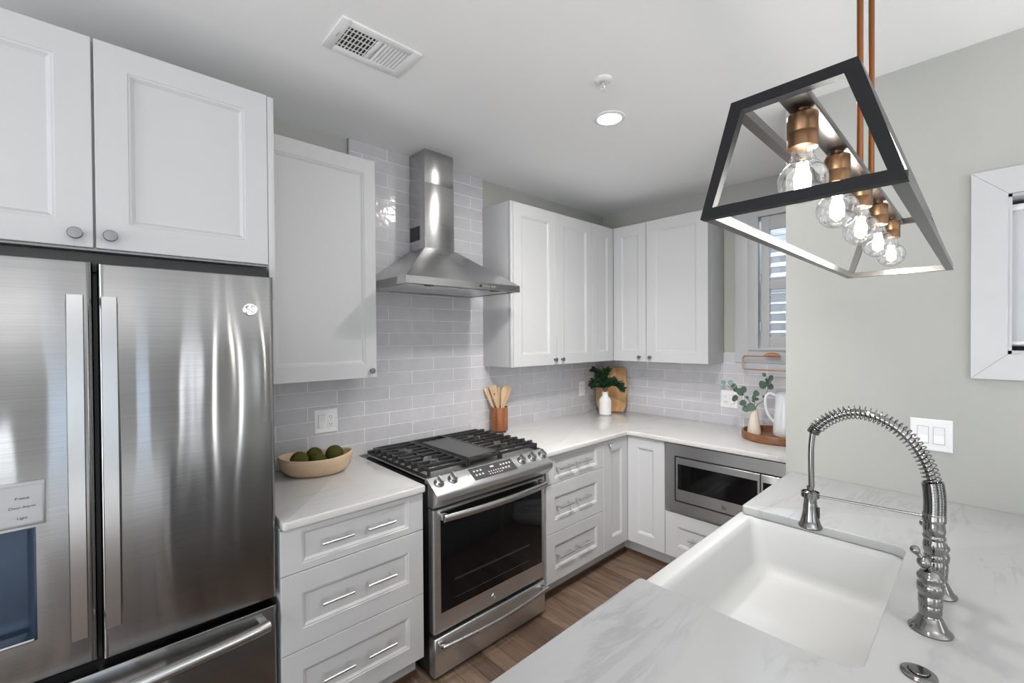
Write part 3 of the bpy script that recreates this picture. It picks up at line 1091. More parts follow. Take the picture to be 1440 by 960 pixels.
text('Freeze', .0095, (-.150, -.0044, 1.152), (PI / 2, 0, 0), 'ink', dl)
text('Door Alarm', .0095, (-.150, -.0044, 1.129), (PI / 2, 0, 0), 'ink', dl)
text('Light', .0095, (-.150, -.0044, 1.101), (PI / 2, 0, 0), 'ink', dl)
m = MB()
x0, x1, z0, z1 = HOLE
m.rects([(x0, x1, z0, z1, -.002), (x0 + .004, x1 - .004, z0 + .004, z1 - .002, -.003), (x0 + .008, x1 - .008, z0 + .006, z1 - .002, .002), (x0 + .020, x1 - .020, z0 + .016, z1 - .012, .050)], False, True)
m.obj('dispenser_recess', 'recess', dl, 30)
m = MB()
m.box(x0 + .004, x1 - .004, -.016, .045, z0 + .002, z0 + .012, .003)
m.obj('drip_tray', 'handle', dl)
# ------------------------------------------------------------------ range
GX0, GX1 = 1.062, 1.800
RNG = thing('gas_range', 'stainless steel slide-in gas range with black oven window', 'range', (0, 0, 0))
MB().box(GX0 + .004, GX1 - .010, -.655, -.032, FZ + .0, .905, .002).obj('body', 'black', RNG)
m = MB()
pan = [(-.632, .905), (-.632, .928), (-.646, .9265), (-.724, .8765), (-.7285, .8730), (-.7310, .8685), (-.7315, .864), (-.7310, .846), (-.7285, .8425), (-.698, .808), (-.690, .806), (-.656, .806), (-.656, .905)]
m.prism(pan, GX0 - .002, GX1 + .006)
cp = m.obj('control_panel', 'steel', RNG, 0)


def on_slope(s, h=0.0):
    """point (y, z) a share s down the control panel's slope and h above it"""
    y = -.646 + (-.724 + .646) * s
    z = .9265 + (.8765 - .9265) * s
    ln = math.hypot(.078, .05)
    return y - .05 / ln * h, z + .078 / ln * h


SL = math.atan2(.05, .078)       # slope angle
RS = Matrix.Rotation(SL, 4, 'X')  # tips the Z axis towards -Y


def slope_quad(m, x0, x1, s0, s1, h0, h1):
    a = [on_slope(s0, h0), on_slope(s1, h0), on_slope(s1, h1), on_slope(s0, h1)]
    m.prism(a, x0, x1)


m = MB()
slope_quad(m, 1.286, 1.562, .06, .84, -.001, .0012)
dsp = m.obj('display', 'display', cp, 0)


def touch_key(x0, x1, s0, s1):
    k = MB()
    slope_quad(k, x0, x1, s0, s1, .0010, .0018)
    k.obj('touch_key', 'paleink', cp, 0)


for gx, gn in ((1.305, 3), (1.475, 4)):
    for i in range(gn):
        for j in range(2):
            if gx > 1.4 and i == 3 and j == 1: continue
            touch_key(gx + i * .020, gx + i * .020 + .010, .24 + j * .26, .34 + j * .26)
for i in range(6):
    for j in range(2):
        touch_key(1.385 + i * .015, 1.385 + i * .015 + .006, .50 + j * .16, .57 + j * .16)
m = MB()
slope_quad(m, 1.412, 1.435, .20, .30, .0010, .0018)
m.obj('clock_digits', 'paleink', cp, 0)
for kx in (1.106, 1.180, 1.620, 1.700, 1.779):
    y, z = on_slope(.40)
    m = MB()
    m.lathe([(.0001, 0), (.0235, 0), (.0235, .004), (.0215, .006), (.0205, .016), (.0190, .0185), (.0001, .0185)], (kx, y, z), 28, RS)
    g = Matrix.Translation((kx, y, z)) @ RS
    kb = m.obj('control_knob', 'handle', RNG, 40)
    m = MB()
    l = [[g @ Vector(p) for p in ((-.0055, -.019, h), (.0055, -.019, h), (.0055, .021, h), (-.0055, .021, h))] for h in (.018, .030)]
    l[1] = [g @ Vector(p) for p in ((-.0035, -.016, .031), (.0035, -.016, .031), (.0035, .019, .031), (-.0035, .019, .031))]
    m.loops(l)
    m.obj('grip', 'handle', kb, 20)
    m = MB()
    m.lathe([(.0001, -.001), (.0250, -.001), (.0250, .0012), (.0001, .0012)], (kx, y, z), 28, RS)
    m.obj('bezel', 'black', kb, 40)
# oven door
m = MB()
X0, X1, Z0, Z1 = GX0, GX1 - .025, .246, .798
GL = (X0 + .034, X1 - .026, .332, .786)
m.rects([(X0, X1, Z0, Z1, -.656), (X0, X1, Z0, Z1, -.688), (X0 + .0022, X1 - .0022, Z0 + .002, Z1 - .002, -.697), (X0 + .010, X1 - .010, Z0 + .003, Z1 - .003, -.700), (*GL, -.700), (GL[0], GL[1], GL[2], GL[3], -.694)])
od = m.obj('oven_door', 'steel', RNG, 50)
MB().box(GL[0] + .0005, GL[1] - .0005, -.7005, -.6945, GL[2] + .0005, GL[3] - .0005, .0004).obj('oven_window', 'blackglass', od)
m = MB()
for z in (.375, .455, .46):
    m.box(GL[0] + .075, GL[1] - .095, -.7012, -.7006, z, z + .0022)
m.obj('rack_line', 'display', od, 0)


def bowed_handle(x0, x1, z, y, out, r, parent, sq=1.0, drop=0.0):
    m = MB()
    n = 24
    ls = []
    for i in range(n + 1):
        s = i / n
        x = x0 + (x1 - x0) * s
        yy = y - out - .022 * math.sin(PI * s)
        zz = z - drop * math.sin(PI * s)
        ls.append([(x, yy + r * math.cos(a) * .8, zz + r * sq * math.sin(a)) for a in [2 * PI * k / 12 for k in range(12)]])
    m.loops(ls)
    for x in (x0 + .012, x1 - .012):
        m.box(x - .012, x + .012, y - out, y + .004, z - r * sq * .8, z + r * sq * .8, .002)
    return m.obj('handle', 'handle', parent, 50)


bowed_handle(1.090, 1.748, .768, -.700, .040, .0125, od, 1.35)
monogram(.0150, od, -.6992, (1.402, .288), ink='steelM', mat='steelM')
# storage drawer
m = MB()
m.rects([(X0, X1, .055, .224, -.656), (X0, X1, .055, .224, -.690), (X0 + .002, X1 - .002, .057, .222, -.698), (X0 + .009, X1 - .009, .060, .220, -.700)])
sd = m.obj('storage_drawer', 'steel', RNG, 50)
bowed_handle(1.078, 1.752, .205, -.700, .040, .0105, sd, 1.0)
# cooktop
m = MB()
m.box(GX0 + .004, 1.822, -.632, -.030, .9155, .9225, .003)
m.obj('cooktop', 'cooktop', RNG)
m = MB()
m.box(GX0 + .006, 1.820, -.054, -.030, .9225, .940, .003)
m.box(GX0 + .006, GX0 + .026, -.630, -.054, .9225, .930, .003)
m.box(1.802, 1.820, -.630, -.054, .9225, .930, .003)
m.obj('cooktop_rim', 'iron', RNG)
for bx, by, br in ((1.185, -.200, .034), (1.185, -.475, .042), (1.680, -.200, .030), (1.680, -.475, .046), (1.420, -.335, .036)):
    m = MB()
    m.lathe([(.0001, .9222), (br * 1.35, .9222), (br * 1.3, .926), (br * 1.08, .929), (br * 1.05, .935), (.0001, .935)], (bx, by, 0), 28)
    bo = m.obj('burner', 'handle', RNG)
    MB().lathe([(.0001, .935), (br, .935), (br, .940), (br * .9, .9425), (.0001, .9432)], (bx, by, 0), 28).obj('burner_cap', 'iron', bo)


def grate(x0, x1, y0, y1, long_side):
    """cast iron grate: frame, cross fingers and feet"""
    m = MB()
    zt, zb = .958, .944
    b = .0115
    m.box(x0, x0 + b, y0, y1, zb, zt, .002)
    m.box(x1 - b, x1, y0, y1, zb, zt, .002)
    m.box(x0 + b, x1 - b, y0, y0 + b, zb, zt, .002)
    m.box(x0 + b, x1 - b, y1 - b, y1, zb, zt, .002)
    xm = (x0 + x1) / 2
    ym = (y0 + y1) / 2
    m.box(xm - .005, xm + .005, ym - .055, ym + .055, zb, zt - .001, .0015)
    n = 9
    for i in range(1, n):
        y = y0 + (y1 - y0) * i / n
        burn = min(abs(y - (y0 + (y1 - y0) * .26)), abs(y - (y0 + (y1 - y0) * .74)))
        gap = .028 if burn < .045 else .0
        if gap:
            m.box(x0 + b, xm - gap, y - .0052, y + .0052, zb + .001, zt + .002, .0018)
            m.box(xm + gap, x1 - b, y - .0052, y + .0052, zb + .001, zt + .002, .0018)
        else:
            m.box(x0 + b, x1 - b, y - .0052, y + .0052, zb + .001, zt + .002, .0018)
        xo = x0 if long_side < 0 else x1
        m.box(xo - .016 if long_side < 0 else xo - .016, xo + .016 if long_side < 0 else xo + .018, y - .0085, y + .0085, .936, zt + .006, .003)
    for x in (x0 + .006, x1 - .006):
        for y in (y0 + .006, y1 - .006):
            m.box(x - .006, x + .006, y - .006, y + .006, .9228, zb, .001)
    return m.obj('grate', 'iron', RNG)


grate(1.088, 1.312, -.618, -.062, -1)
grate(1.528, 1.802, -.618, -.062, 1)
m = MB()
m.box(1.316, 1.327, -.618, -.062, .944, .959, .002)
m.box(1.513, 1.524, -.618, -.062, .944, .959, .002)
m.box(1.327, 1.513, -.618, -.604, .944, .959, .002)
m.box(1.327, 1.513, -.076, -.062, .944, .959, .002)
for x in (1.322, 1.518):
    for y in (-.612, -.068):
        m.box(x - .005, x + .005, y - .005, y + .005, .9228, .9445)
m.obj('grate', 'iron', RNG)
m = MB()
m.rects([(0, 1, 0, 1, 0)], False, False) if False else None
m.loops([rr(1.326, 1.514, -.600, -.170, .012, .9592), rr(1.326, 1.514, -.600, -.170, .012, .9660), rr(1.332, 1.508, -.594, -.176, .010, .9660), rr(1.334, 1.506, -.592, -.178, .009, .9625)])
m.obj('griddle', 'griddle', RNG)

# ------------------------------------------------------------------ range hood
HOOD = thing('range_hood', 'stainless steel chimney range hood on the tiled wall above the range', 'range hood', (0, 0, 0))
HX0, HX1, HY = 1.066, 1.816, -.470
CX0, CX1, CY = 1.358, 1.560, -.173


def zrect(x0, x1, y0, y1, z):
    return [(x0, y0, z), (x1, y0, z), (x1, y1, z), (x0, y1, z)]


m = MB()
m.loops([zrect(HX0 + .012, HX1 - .012, HY + .012, -.014, 1.828), zrect(HX0 + .012, HX1 - .012, HY + .012, -.014, 1.8205), zrect(HX0, HX1, HY, -.002, 1.8205), zrect(HX0, HX1, HY, -.002, 1.8575), zrect(CX0 - .004, CX1 + .004, CY - .004, -.002, 2.070)])
can = m.obj('canopy', 'steelH', HOOD, 20)
m = MB()
for x0, x1 in ((1.10, 1.435), (1.447, 1.782)):
    m.box(x0, x1, -.40, -.06, 1.8225, 1.8272, .002)
m.obj('filter', 'steel', can)
for x in (1.225, 1.665):
    MB().lathe([(.0001, 1.8190), (.024, 1.8190), (.028, 1.8225), (.028, 1.828), (.0001, 1.828)], (x, -.425, 0), 24).obj('lamp_lens', 'display', can)
m = MB()
m.lathe([(.0001, 0), (.0065, 0), (.0065, .003), (.0001, .003)], (1.520, HY, 1.838), 16, ROTX)
m.obj('power_button', 'black', can)
for i in range(5):
    MB().lathe([(.0001, 0), (.0062, 0), (.0058, .0035), (.0001, .0035)], (1.545 + i * .020, HY, 1.838), 16, ROTX).obj('button', 'handle', can)
MB().box(CX0, CX1, CY, -.002, 2.068, 2.445, .002).obj('lower_chimney', 'steelH', HOOD)
MB().box(CX0 + .002, CX1 - .002, CY + .002, -.002, 2.445, CZ - .001, .002).obj('upper_chimney', 'steelH', HOOD)
m = MB()
m.box(CX0 - .0012, CX0 + .002, -.118, -.012, 2.122, 2.204)
vg = m.obj('vent_grille', 'black', HOOD, 0)
m = MB()
for i in range(6):
    z = 2.130 + i * .0128
    m.box(CX0 - .0030, CX0 - .0012, -.114, -.016, z, z + .005)
m.obj('vent_slat', 'display', vg, 0)

# ------------------------------------------------------------------ built-in microwave
t = thing('microwave', 'built-in stainless microwave with black window under the right countertop', 'microwave', (2.640, -.662, 0), -PI / 2)
U0, U1 = .2860, 1.0240
m = MB()
I = (.3490, .9660, .5210, .8075)
m.rects([(U0, U1, .4575, .8805, .014), (U0, U1, .4575, .8805, .002), (U0 + .002, U1 - .002, .4595, .8785, 0), (*I, 0), (*I, .030)], True, False)
m.obj('trim_kit', 'steelM', t, 30)
MB().box(I[0] + .0005, I[1] - .0005, .0135, .45, I[2] + .0005, I[3] - .0005).obj('body', 'black', t, 0)
m = MB()
D = (.3580, .8430, .5300, .7985)
W = (.3710, .8300, .6010, .7590)
m.rects([(D[0], D[1], D[2], D[3], .013), (D[0], D[1], D[2], D[3], -.002), (D[0] + .002, D[1] - .002, D[2] + .002, D[3] - .002, -.004), (*W, -.004), (*W, -.001)])
md = m.obj('door', 'steelM', t, 30)
MB().box(W[0] + .0004, W[1] - .0004, -.0036, -.0012, W[2] + .0004, W[3] - .0004).obj('door_window', 'blackglass', md, 0)
monogram(.0135, md, -.004, (.650, .562), ink='knobm', mat='steelM')
m = MB()
m.rects([(.8465, .9570, D[2], D[3], .013), (.8465, .9600, D[2], D[3], -.002), (.8485, .9550, D[2] + .002, D[3] - .002, -.004)])
ck = m.obj('control_panel', 'steelM', t, 30)
MB().box(.858, .950, -.0048, -.0041, .60, .758).obj('keypad', 'blackglass', ck, 0)

# ------------------------------------------------------------------ pendant
PYC = -2.185
PEN = thing('linear_pendant', 'five-bulb open trapezoid pendant lamp in black and bronze hanging over the peninsula', 'pendant lamp', (0, PYC, 0))
NX, FX = .614, 1.545
ZB, ZT, YB, YT = 1.7245, 1.855, .0995, .0605
bw = .0135


def frame_end(x, name, mat):
    m = MB()
    P = [(x, YB, ZB), (x, YT, ZT), (x, -YT, ZT), (x, -YB, ZB)]
    g = bw / 2
    def off(y, z, s):
        return (y + s[0], z + s[1])
    # mitred ring in the YZ plane
    outer = [(YB + g * 1.15, ZB - g), (YT + g * .85, ZT + g), (-YT - g * .85, ZT + g), (-YB - g * 1.15, ZB - g)]
    inner = [(YB - g * 1.30, ZB + g), (YT - g * 1.0, ZT - g), (-YT + g * 1.0, ZT - g), (-YB + g * 1.30, ZB + g)]
    for k in range(4):
        j = (k + 1) % 4
        q = [outer[k], outer[j], inner[j], inner[k]]
        m.loops([[(x - g, a, b) for a, b in q], [(x + g, a, b) for a, b in q]])
    bmesh.ops.remove_doubles(m.bm, verts=m.bm.verts, dist=1e-6)
    return m.obj(name, mat, PEN, 20)


frame_end(NX, 'end_frame', 'frameblk')
frame_end(FX, 'end_frame', 'frame')
for s in (1, -1):
    m = MB()
    m.bar((NX + bw / 2, s * YB, ZB), (FX - bw / 2, s * YB, ZB), bw, bw)
    m.obj('bottom_rail', 'frame', PEN, 0)
    m = MB()
    m.bar((NX + bw / 2, s * YT, ZT), (FX - bw / 2, s * YT, ZT), bw, bw)
    m.obj('top_rail', 'frame', PEN, 0)
m = MB()
m.box(NX + bw / 2, FX - bw / 2, -.0150, .0150, ZT - .0065, ZT + .0045, .001)
m.obj('socket_bar', 'frame', PEN)
for x in (1.045, 1.165):
    MB().cyl((x, 0, ZT + .0046), (x, 0, CZ - .022), .0052, 16).obj('rod', 'rod', PEN)
MB().box(.93, 1.28, -.055, .055, CZ - .022, CZ - .0005, .004).obj('ceiling_canopy', 'rod', PEN)
BX = [.665 + .195 * i for i in range(5)]
for i, x in enumerate(BX):
    m = MB()
    m.lathe([(.0001, ZT - .0066), (.0085, ZT - .0066), (.0085, ZT - .013), (.0001, ZT - .013)], (x, 0, 0), 20)
    m.lathe([(.0001, 1.8425), (.0155, 1.8425), (.0172, 1.8410), (.0175, 1.8395), (.0175, 1.8195), (.0170, 1.8185), (.0170, 1.8175), (.0174, 1.8165), (.0174, 1.7990), (.0160, 1.7980), (.0001, 1.7980)], (x, 0, 0), 48)
    so = m.obj('socket', 'bronze', PEN)
    m = MB()
    prof = [(.0001, 1.7985), (.0122, 1.7985), (.0122, 1.7930), (.0128, 1.7880), (.0150, 1.7835)]
    zc, R = 1.7565, .0285
    for k in range(0, 15):
        a = math.radians(62 - k * (152 / 14))
        prof.append((max(.0001, R * math.cos(a)), zc + R * math.sin(a)))
    m.lathe(prof, (x, 0, 0), 36)
    # the glass envelope with its glowing core inside
    bl = m.obj('bulb', 'glass', so, 80)
    m = MB()
    for k in range(6):
        a = 2 * PI * k / 6
        dx, dy = math.cos(a) * .0052, math.sin(a) * .0052
        m.cyl((x + dx, dy, 1.7800), (x + dx * 1.5, dy * 1.5, 1.7460), .0016, 8)
    m.sphere((x, 0, 1.7600), .0098, 1, 1, 1.25, 20, 12)  # glowing ball added as the glare around the wires
    m.obj('filament', 'filament', so, 60)
    L = bpy.data.lights.new('bulb_light', 'POINT')
    L.energy = LW['bulb']
    L.color = (1.0, .95, .88)
    L.shadow_soft_size = .012
    lo = bpy.data.objects.new('bulb_light', L)
    COL.objects.link(lo)
    lo.parent = PEN
    lo.location = (x, 0, 1.7420)

# ------------------------------------------------------------------ ceiling fittings
t = thing('ceiling_vent', 'white rectangular air vent in the ceiling with two banks of slats', 'vent', (.758, -.785, CZ))
VX, VY = .153, .098
m = MB()
for a in (-1, 1):
    m.box(a * VX, a * (VX - .036), -VY, VY, -.006, 0, .0015)
    m.box(-VX + .036, VX - .036, a * VY, a * (VY - .034), -.006, 0, .0015)
m.box(-.009, .009, -VY + .034, VY - .034, -.005, 0, .001)
m.obj('frame', 'plate', t)
MB().box(-VX + .036, -.009, -VY + .034, VY - .034, -.0022, -.0004).obj('duct_opening', 'ventdark', t, 0)  # flat dark sheet painted as the shade inside the duct
MB().box(.009, VX - .036, -VY + .034, VY - .034, -.0022, -.0004).obj('damper', 'shade', t, 0)
for i in range(18):
    x = -VX + .041 + i * .0136
    if abs(x) < .012: continue
    m = MB()
    tl = .0045
    s = 1 if x < 0 else -1
    m.loops([[(x - s * tl * .2 - .0012, y, -.0056), (x - s * tl * .2 + .0012, y, -.0056), (x + s * tl + .0012, y, -.0022), (x + s * tl - .0012, y, -.0022)] for y in (-VY + .034, VY - .034)])
    if x > 0:
        m.box(x - .0030, x + .0030, -VY + .034, VY - .034, -.0052, -.0046)
    m.obj('slat', 'plate', t, 0)
for i in range(4):
    y = -VY + .052 + i * .031
    MB().box(-VX + .036, -.009, y - .0014, y + .0014, -.0048, -.0024).obj('cross_bar', 'plate', t, 0)
MB().box(-VX + .014, -VX + .020, -.022, .006, -.011, -.005, .001).obj('damper_lever', 'shade', t)

t = thing('fire_sprinkler', 'small white pendent fire sprinkler on the ceiling above the downlight', 'sprinkler', (1.556, -1.249, CZ))
MB().lathe([(.0001, 0), (.038, 0), (.038, -.002), (.034, -.006), (.022, -.010), (.014, -.010), (.0001, -.008)], (0, 0, 0), 28).obj('escutcheon', 'plate', t)
m = MB()
m.lathe([(.0001, -.006), (.009, -.006), (.009, -.020), (.0001, -.020)], (0, 0, 0), 16)
for s in (-1, 1):
    m.tube([(s * .008, 0, -.018), (s * .012, 0, -.030), (s * .003, 0, -.043)], .0022, 8)
m.cyl((0, 0, -.020), (0, 0, -.044), .0022, 8)
m.obj('sprinkler_body', 'chrome', t)
MB().lathe([(.0001, -.044), (.014, -.044), (.014, -.0465), (.0001, -.0465)], (0, 0, 0), 20).obj('deflector', 'plate', t)

t = thing('downlight', 'round recessed ceiling downlight, lit, below the sprinkler', 'ceiling light', (1.851, -1.077, CZ))
MB().lathe([(.058, -.001), (.078, -.001), (.077, -.004), (.066, -.007), (.058, -.006)], (0, 0, 0), 40, ring=True).obj('trim_ring', 'plate', t)
MB().lathe([(.0001, -.002), (.0575, -.002), (.0575, -.0045), (.0001, -.0045)], (0, 0, 0), 36).obj('lens', 'lens', t)
area('downlight_lamp', (1.851, -1.077, CZ - .012), (0, 0, 0), .11, .11, LW['down'], (1.0, .97, .93), 'DISK').parent = None


# ------------------------------------------------------------------ switches and outlets
def plate(name, label, cat, loc, rotz, w, h):
    t = thing(name, label, cat, loc, rotz)
    MB().rects([(-w / 2, w / 2, -h / 2, h / 2, -.0002), (-w / 2, w / 2, -h / 2, h / 2, -.003), (-w / 2 + .004, w / 2 - .004, -h / 2 + .004, h / 2 - .004, -.006)]).obj('cover_plate', 'plate', t, 30)
    return t


def rocker(t, x):
    MB().box(x - .0175, x + .0175, -.0072, -.005, -.034, .034, .0006).obj('rocker_frame', 'trim', t)
    MB().prism([(-.0072, -.031), (-.0105, -.031), (-.0078, 0), (-.0092, .031), (-.0072, .031)], x - .0150, x + .0150).obj('rocker', 'plate', t, 0)


def receptacle(t, x):
    r = MB().box(x - .0175, x + .0175, -.0082, -.005, -.034, .034, .0008).obj('receptacle', 'plate', t)
    s = MB()
    for z in (-.020, .020):
        for dx in (-.006, .006):
            s.box(x + dx - .0011, x + dx + .0011, -.0090, -.0080, z - .001, z + .007)
        s.cyl((x, -.0080, z - .007), (x, -.0090, z - .007), .0022, 10)
    s.obj('slot', 'slot', r, 0)


t = plate('outlet', 'white double plate with a rocker switch and an outlet above the moss bowl', 'outlet', (.858, 0, 1.128), 0, .120, .122)
rocker(t, -.023); receptacle(t, .023)
t = plate('light_switch', 'white single switch plate on the back tile beside the leafy bottle vase', 'switch', (2.999, 0, 1.117), 0, .078, .122)
rocker(t, 0)
t = plate('outlet', 'white double outlet plate behind the eucalyptus on the right wall', 'outlet', (XRW, -1.083, 1.100), -PI / 2, .118, .125)
rocker(t, .023); receptacle(t, -.023)
t = plate('light_switch', 'white double rocker switch plate on the bare wall beside the faucet', 'switch', (XJ, -2.2005, 1.164), -PI / 2, .122, .124)
rocker(t, -.023); rocker(t, .023)

# ------------------------------------------------------------------ wooden bowl with moss balls
BC = (.752, -.165, CT)
BR = math.radians(-24)
t = thing('wooden_bowl', 'oval pale wood bowl of moss balls on the counter beside the refrigerator', 'bowl', BC, BR)
m = MB()
prof = [(.55, .0005), (.70, .0020), (.83, .014), (.93, .036), (.985, .060), (1.0, .078), (.995, .084), (.975, .086), (.945, .083), (.93, .076), (.90, .055), (.82, .034), (.66, .020), (.30, .016)]
ls = []
for k, z in prof:
    l = []
    for i in range(48):
        a = 2 * PI * i / 48
        ex = .165 * k * math.cos(a)
        ey = .112 * k * math.sin(a)
        up = z * (.14 * abs(math.cos(a)) ** 3 if z > .05 else 0) * (1.4 if math.cos(a) > 0 else .7)
        l.append((ex, ey, z + up))
    ls.append(l)
m.loops(ls)
m.obj('bowl_shell', 'bowl', t, 70)
random.seed(4)
MOSS = [((-.070, -.036, .076), .040, 'dark green moss ball at the left end of the wooden bowl'),
        ((-.012, .036, .078), .037, 'green moss ball at the back of the wooden bowl, between its neighbours'),
        ((.012, -.038, .066), .037, 'green moss ball lowest at the front of the wooden bowl'),
        ((.080, .012, .082), .041, 'dark green moss ball at the right end of the wooden bowl, highest of four')]
ca, sa = math.cos(BR), math.sin(BR)
for (x, y, z), r, lab in MOSS:
    m = MB()
    g = bmesh.ops.create_icosphere(m.bm, subdivisions=5, radius=r)
    for v in g['verts']:
        v.co *= 1 + random.uniform(-.018, .018)
    o = m.obj('moss_ball', 'moss')
    o.location = (BC[0] + x * ca - y * sa, BC[1] + x * sa + y * ca, BC[2] + z)
    tag(o, lab, 'moss ball', 'moss balls in the wooden bowl')

# ------------------------------------------------------------------ crock with wooden utensils
KC = (1.986, -.088, CT)
t = thing('utensil_crock', 'reddish wooden utensil crock on the counter to the right of the range', 'crock', KC)
m = MB()
m.lathe([(.0001, .010), (.052, .010), (.056, .013), (.0575, .020), (.0575, .166), (.0565, .170), (.0525, .170), (.0515, .165), (.0515, .022), (.0001, .020)], (0, 0, 0), 40)
m.obj('crock_body', 'crock', t, 50)
for a in (20, 110, 200, 290):
    MB().lathe([(.0001, 0), (.006, 0), (.007, .0105), (.0001, .0105)], (.042 * math.cos(math.radians(a)), .042 * math.sin(math.radians(a)), 0), 14).obj('foot', 'black', t)


def utensil(base, top, kind, label, roll=0.0):
    b, tp = Vector(base), Vector(top)
    L = (tp - b).length
    ax = (tp - b).normalized()
    wide = Vector((.731, -.682, 0))
    wide = (wide - ax * wide.dot(ax)).normalized()
    if roll: wide = Matrix.Rotation(roll, 3, ax) @ wide
    dp = ax.cross(wide)
    prof = {'spoon': [(0, .0050), (.50, .0058), (.62, .0080), (.72, .0150), (.82, .0205), (.91, .0195), (.97, .0125), (1, .0030)],
            'turner': [(0, .0050), (.45, .0060), (.60, .0110), (.72, .0190), (.95, .0250), (.99, .0245), (1, .0225)],
            'slim': [(0, .0050), (.45, .0058), (.60, .0085), (.75, .0130), (.95, .0150), (.99, .0140), (1, .0110)]}[kind]
    m = MB()
    n = 28
    ls = []
    for i in range(n + 1):
        s = i / n
        for (s0, w0), (s1, w1) in zip(prof, prof[1:]):
            if s0 <= s <= s1 + 1e-9:
                w = w0 + (w1 - w0) * (s - s0) / (s1 - s0)
                break
        th = .0048 if s < .55 else .0030
        p = b + ax * L * s
        ls.append([p + wide * w * math.cos(a) + dp * th * math.sin(a) for a in [2 * PI * k / 14 for k in range(14)]])
    m.loops(ls)
    o = m.obj('wooden_utensil', 'spoon', None, 60)
    tag(o, label, 'utensil', 'wooden utensils in the crock')
    return b + ax * L, ax, wide, dp, o


def K(dx, dy, z):
    """dx across the view, dy away from it, measured from the crock's centre"""
    return (KC[0] + dx * .731 + dy * .682, KC[1] - dx * .682 + dy * .731, CT + z)


utensil(K(.012, -.004, .026), K(-.096, .012, .298), 'slim', 'narrow wooden spatula leaning far left in the wooden crock', .5)
e = utensil(K(.014, .012, .026), K(-.046, .026, .312), 'turner', 'flat wooden turner with a small round hole, left of the crock\'s middle')
m = MB()
m.lathe([(.0001, -.0046), (.0052, -.0046), (.0052, .0046), (.0001, .0046)], (0, 0, 0), 16)
h = m.obj('hang_hole', 'slot', e[4])
c = e[0] - e[1] * .060
h.matrix_local = Matrix.Translation(c) @ Matrix((e[2], e[1], e[3])).transposed().to_4x4()
utensil(K(-.006, .012, .026), K(.000, .034, .300), 'slim', 'slim wooden spatula standing upright in the middle of the crock', .8)
utensil(K(-.010, -.008, .026), K(.040, .006, .310), 'spoon', 'broad wooden spoon leaning right in the crock, in front')
utensil(K(-.004, .020, .026), K(.062, .034, .305), 'turner', 'broad wooden turner behind the spoon at the crock\'s right', .25)

# ------------------------------------------------------------------ cutting board in the corner
A = Vector((3.132, -.050, CT)); B = Vector((3.262, -.270, CT))
mid = (A + B) / 2
ang = math.atan2(B.y - A.y, B.x - A.x)
t = thing('cutting_board', 'honey-coloured wooden cutting board leaning across the corner behind the white bottle vase', 'cutting board', mid, ang)
H, Wd = .378, .256
lean = .060
out = []
for i in range(9): pass
def outline():
    p = []
    hw = Wd / 2
    r = .035
    p += [(-hw * .90 + r * .4, 0), (hw * .90 - r * .4, 0)]
    for i in range(1, 8):
        s = i / 8
        p.append((hw * (.90 + .12 * math.sin(PI * min(1, s * .95 + .02))), H * s * .93))
    p += [(hw * .93, H * .955), (hw * .86, H * .985), (hw * .72, H)]
    p += [(-hw * .72, H), (-hw * .86, H * .985), (-hw * .93, H * .955)]
    for i in range(7, 0, -1):
        s = i / 8
        p.append((-hw * (.90 + .12 * math.sin(PI * min(1, s * .95 + .02))), H * s * .93))
    return p
pp = outline()
m = MB()
def lz(x, z, off):
    return (x, off + lean * z / H, z * math.cos(lean / H) + .0045)
m.loops([[lz(x * .985, z * .985 + .003, -.009) for x, z in pp], [lz(x, z, -.0065) for x, z in pp], [lz(x, z, .0065) for x, z in pp], [lz(x * .985, z * .985 + .003, .009) for x, z in pp]])
m.obj('board', 'board', t, 35)


# ------------------------------------------------------------------ bottle vase with dark greenery
VC = (3.036, -.212, CT)
m = MB()
m.lathe([(.0001, .0008), (.034, .0008), (.0385, .004), (.0395, .012), (.0395, .110), (.0385, .124), (.034, .137), (.026, .147), (.0205, .156), (.0190, .166), (.0190, .182), (.0215, .186), (.0215, .190),
         (.0175, .190), (.0160, .182), (.0160, .160), (.0001, .158)], VC, 40, sx=1.24, sy=1.24)
tag(m.obj('bottle_vase', 'ceramic', None, 60), 'white ceramic bottle vase of dark leaves in front of the cutting board', 'vase')


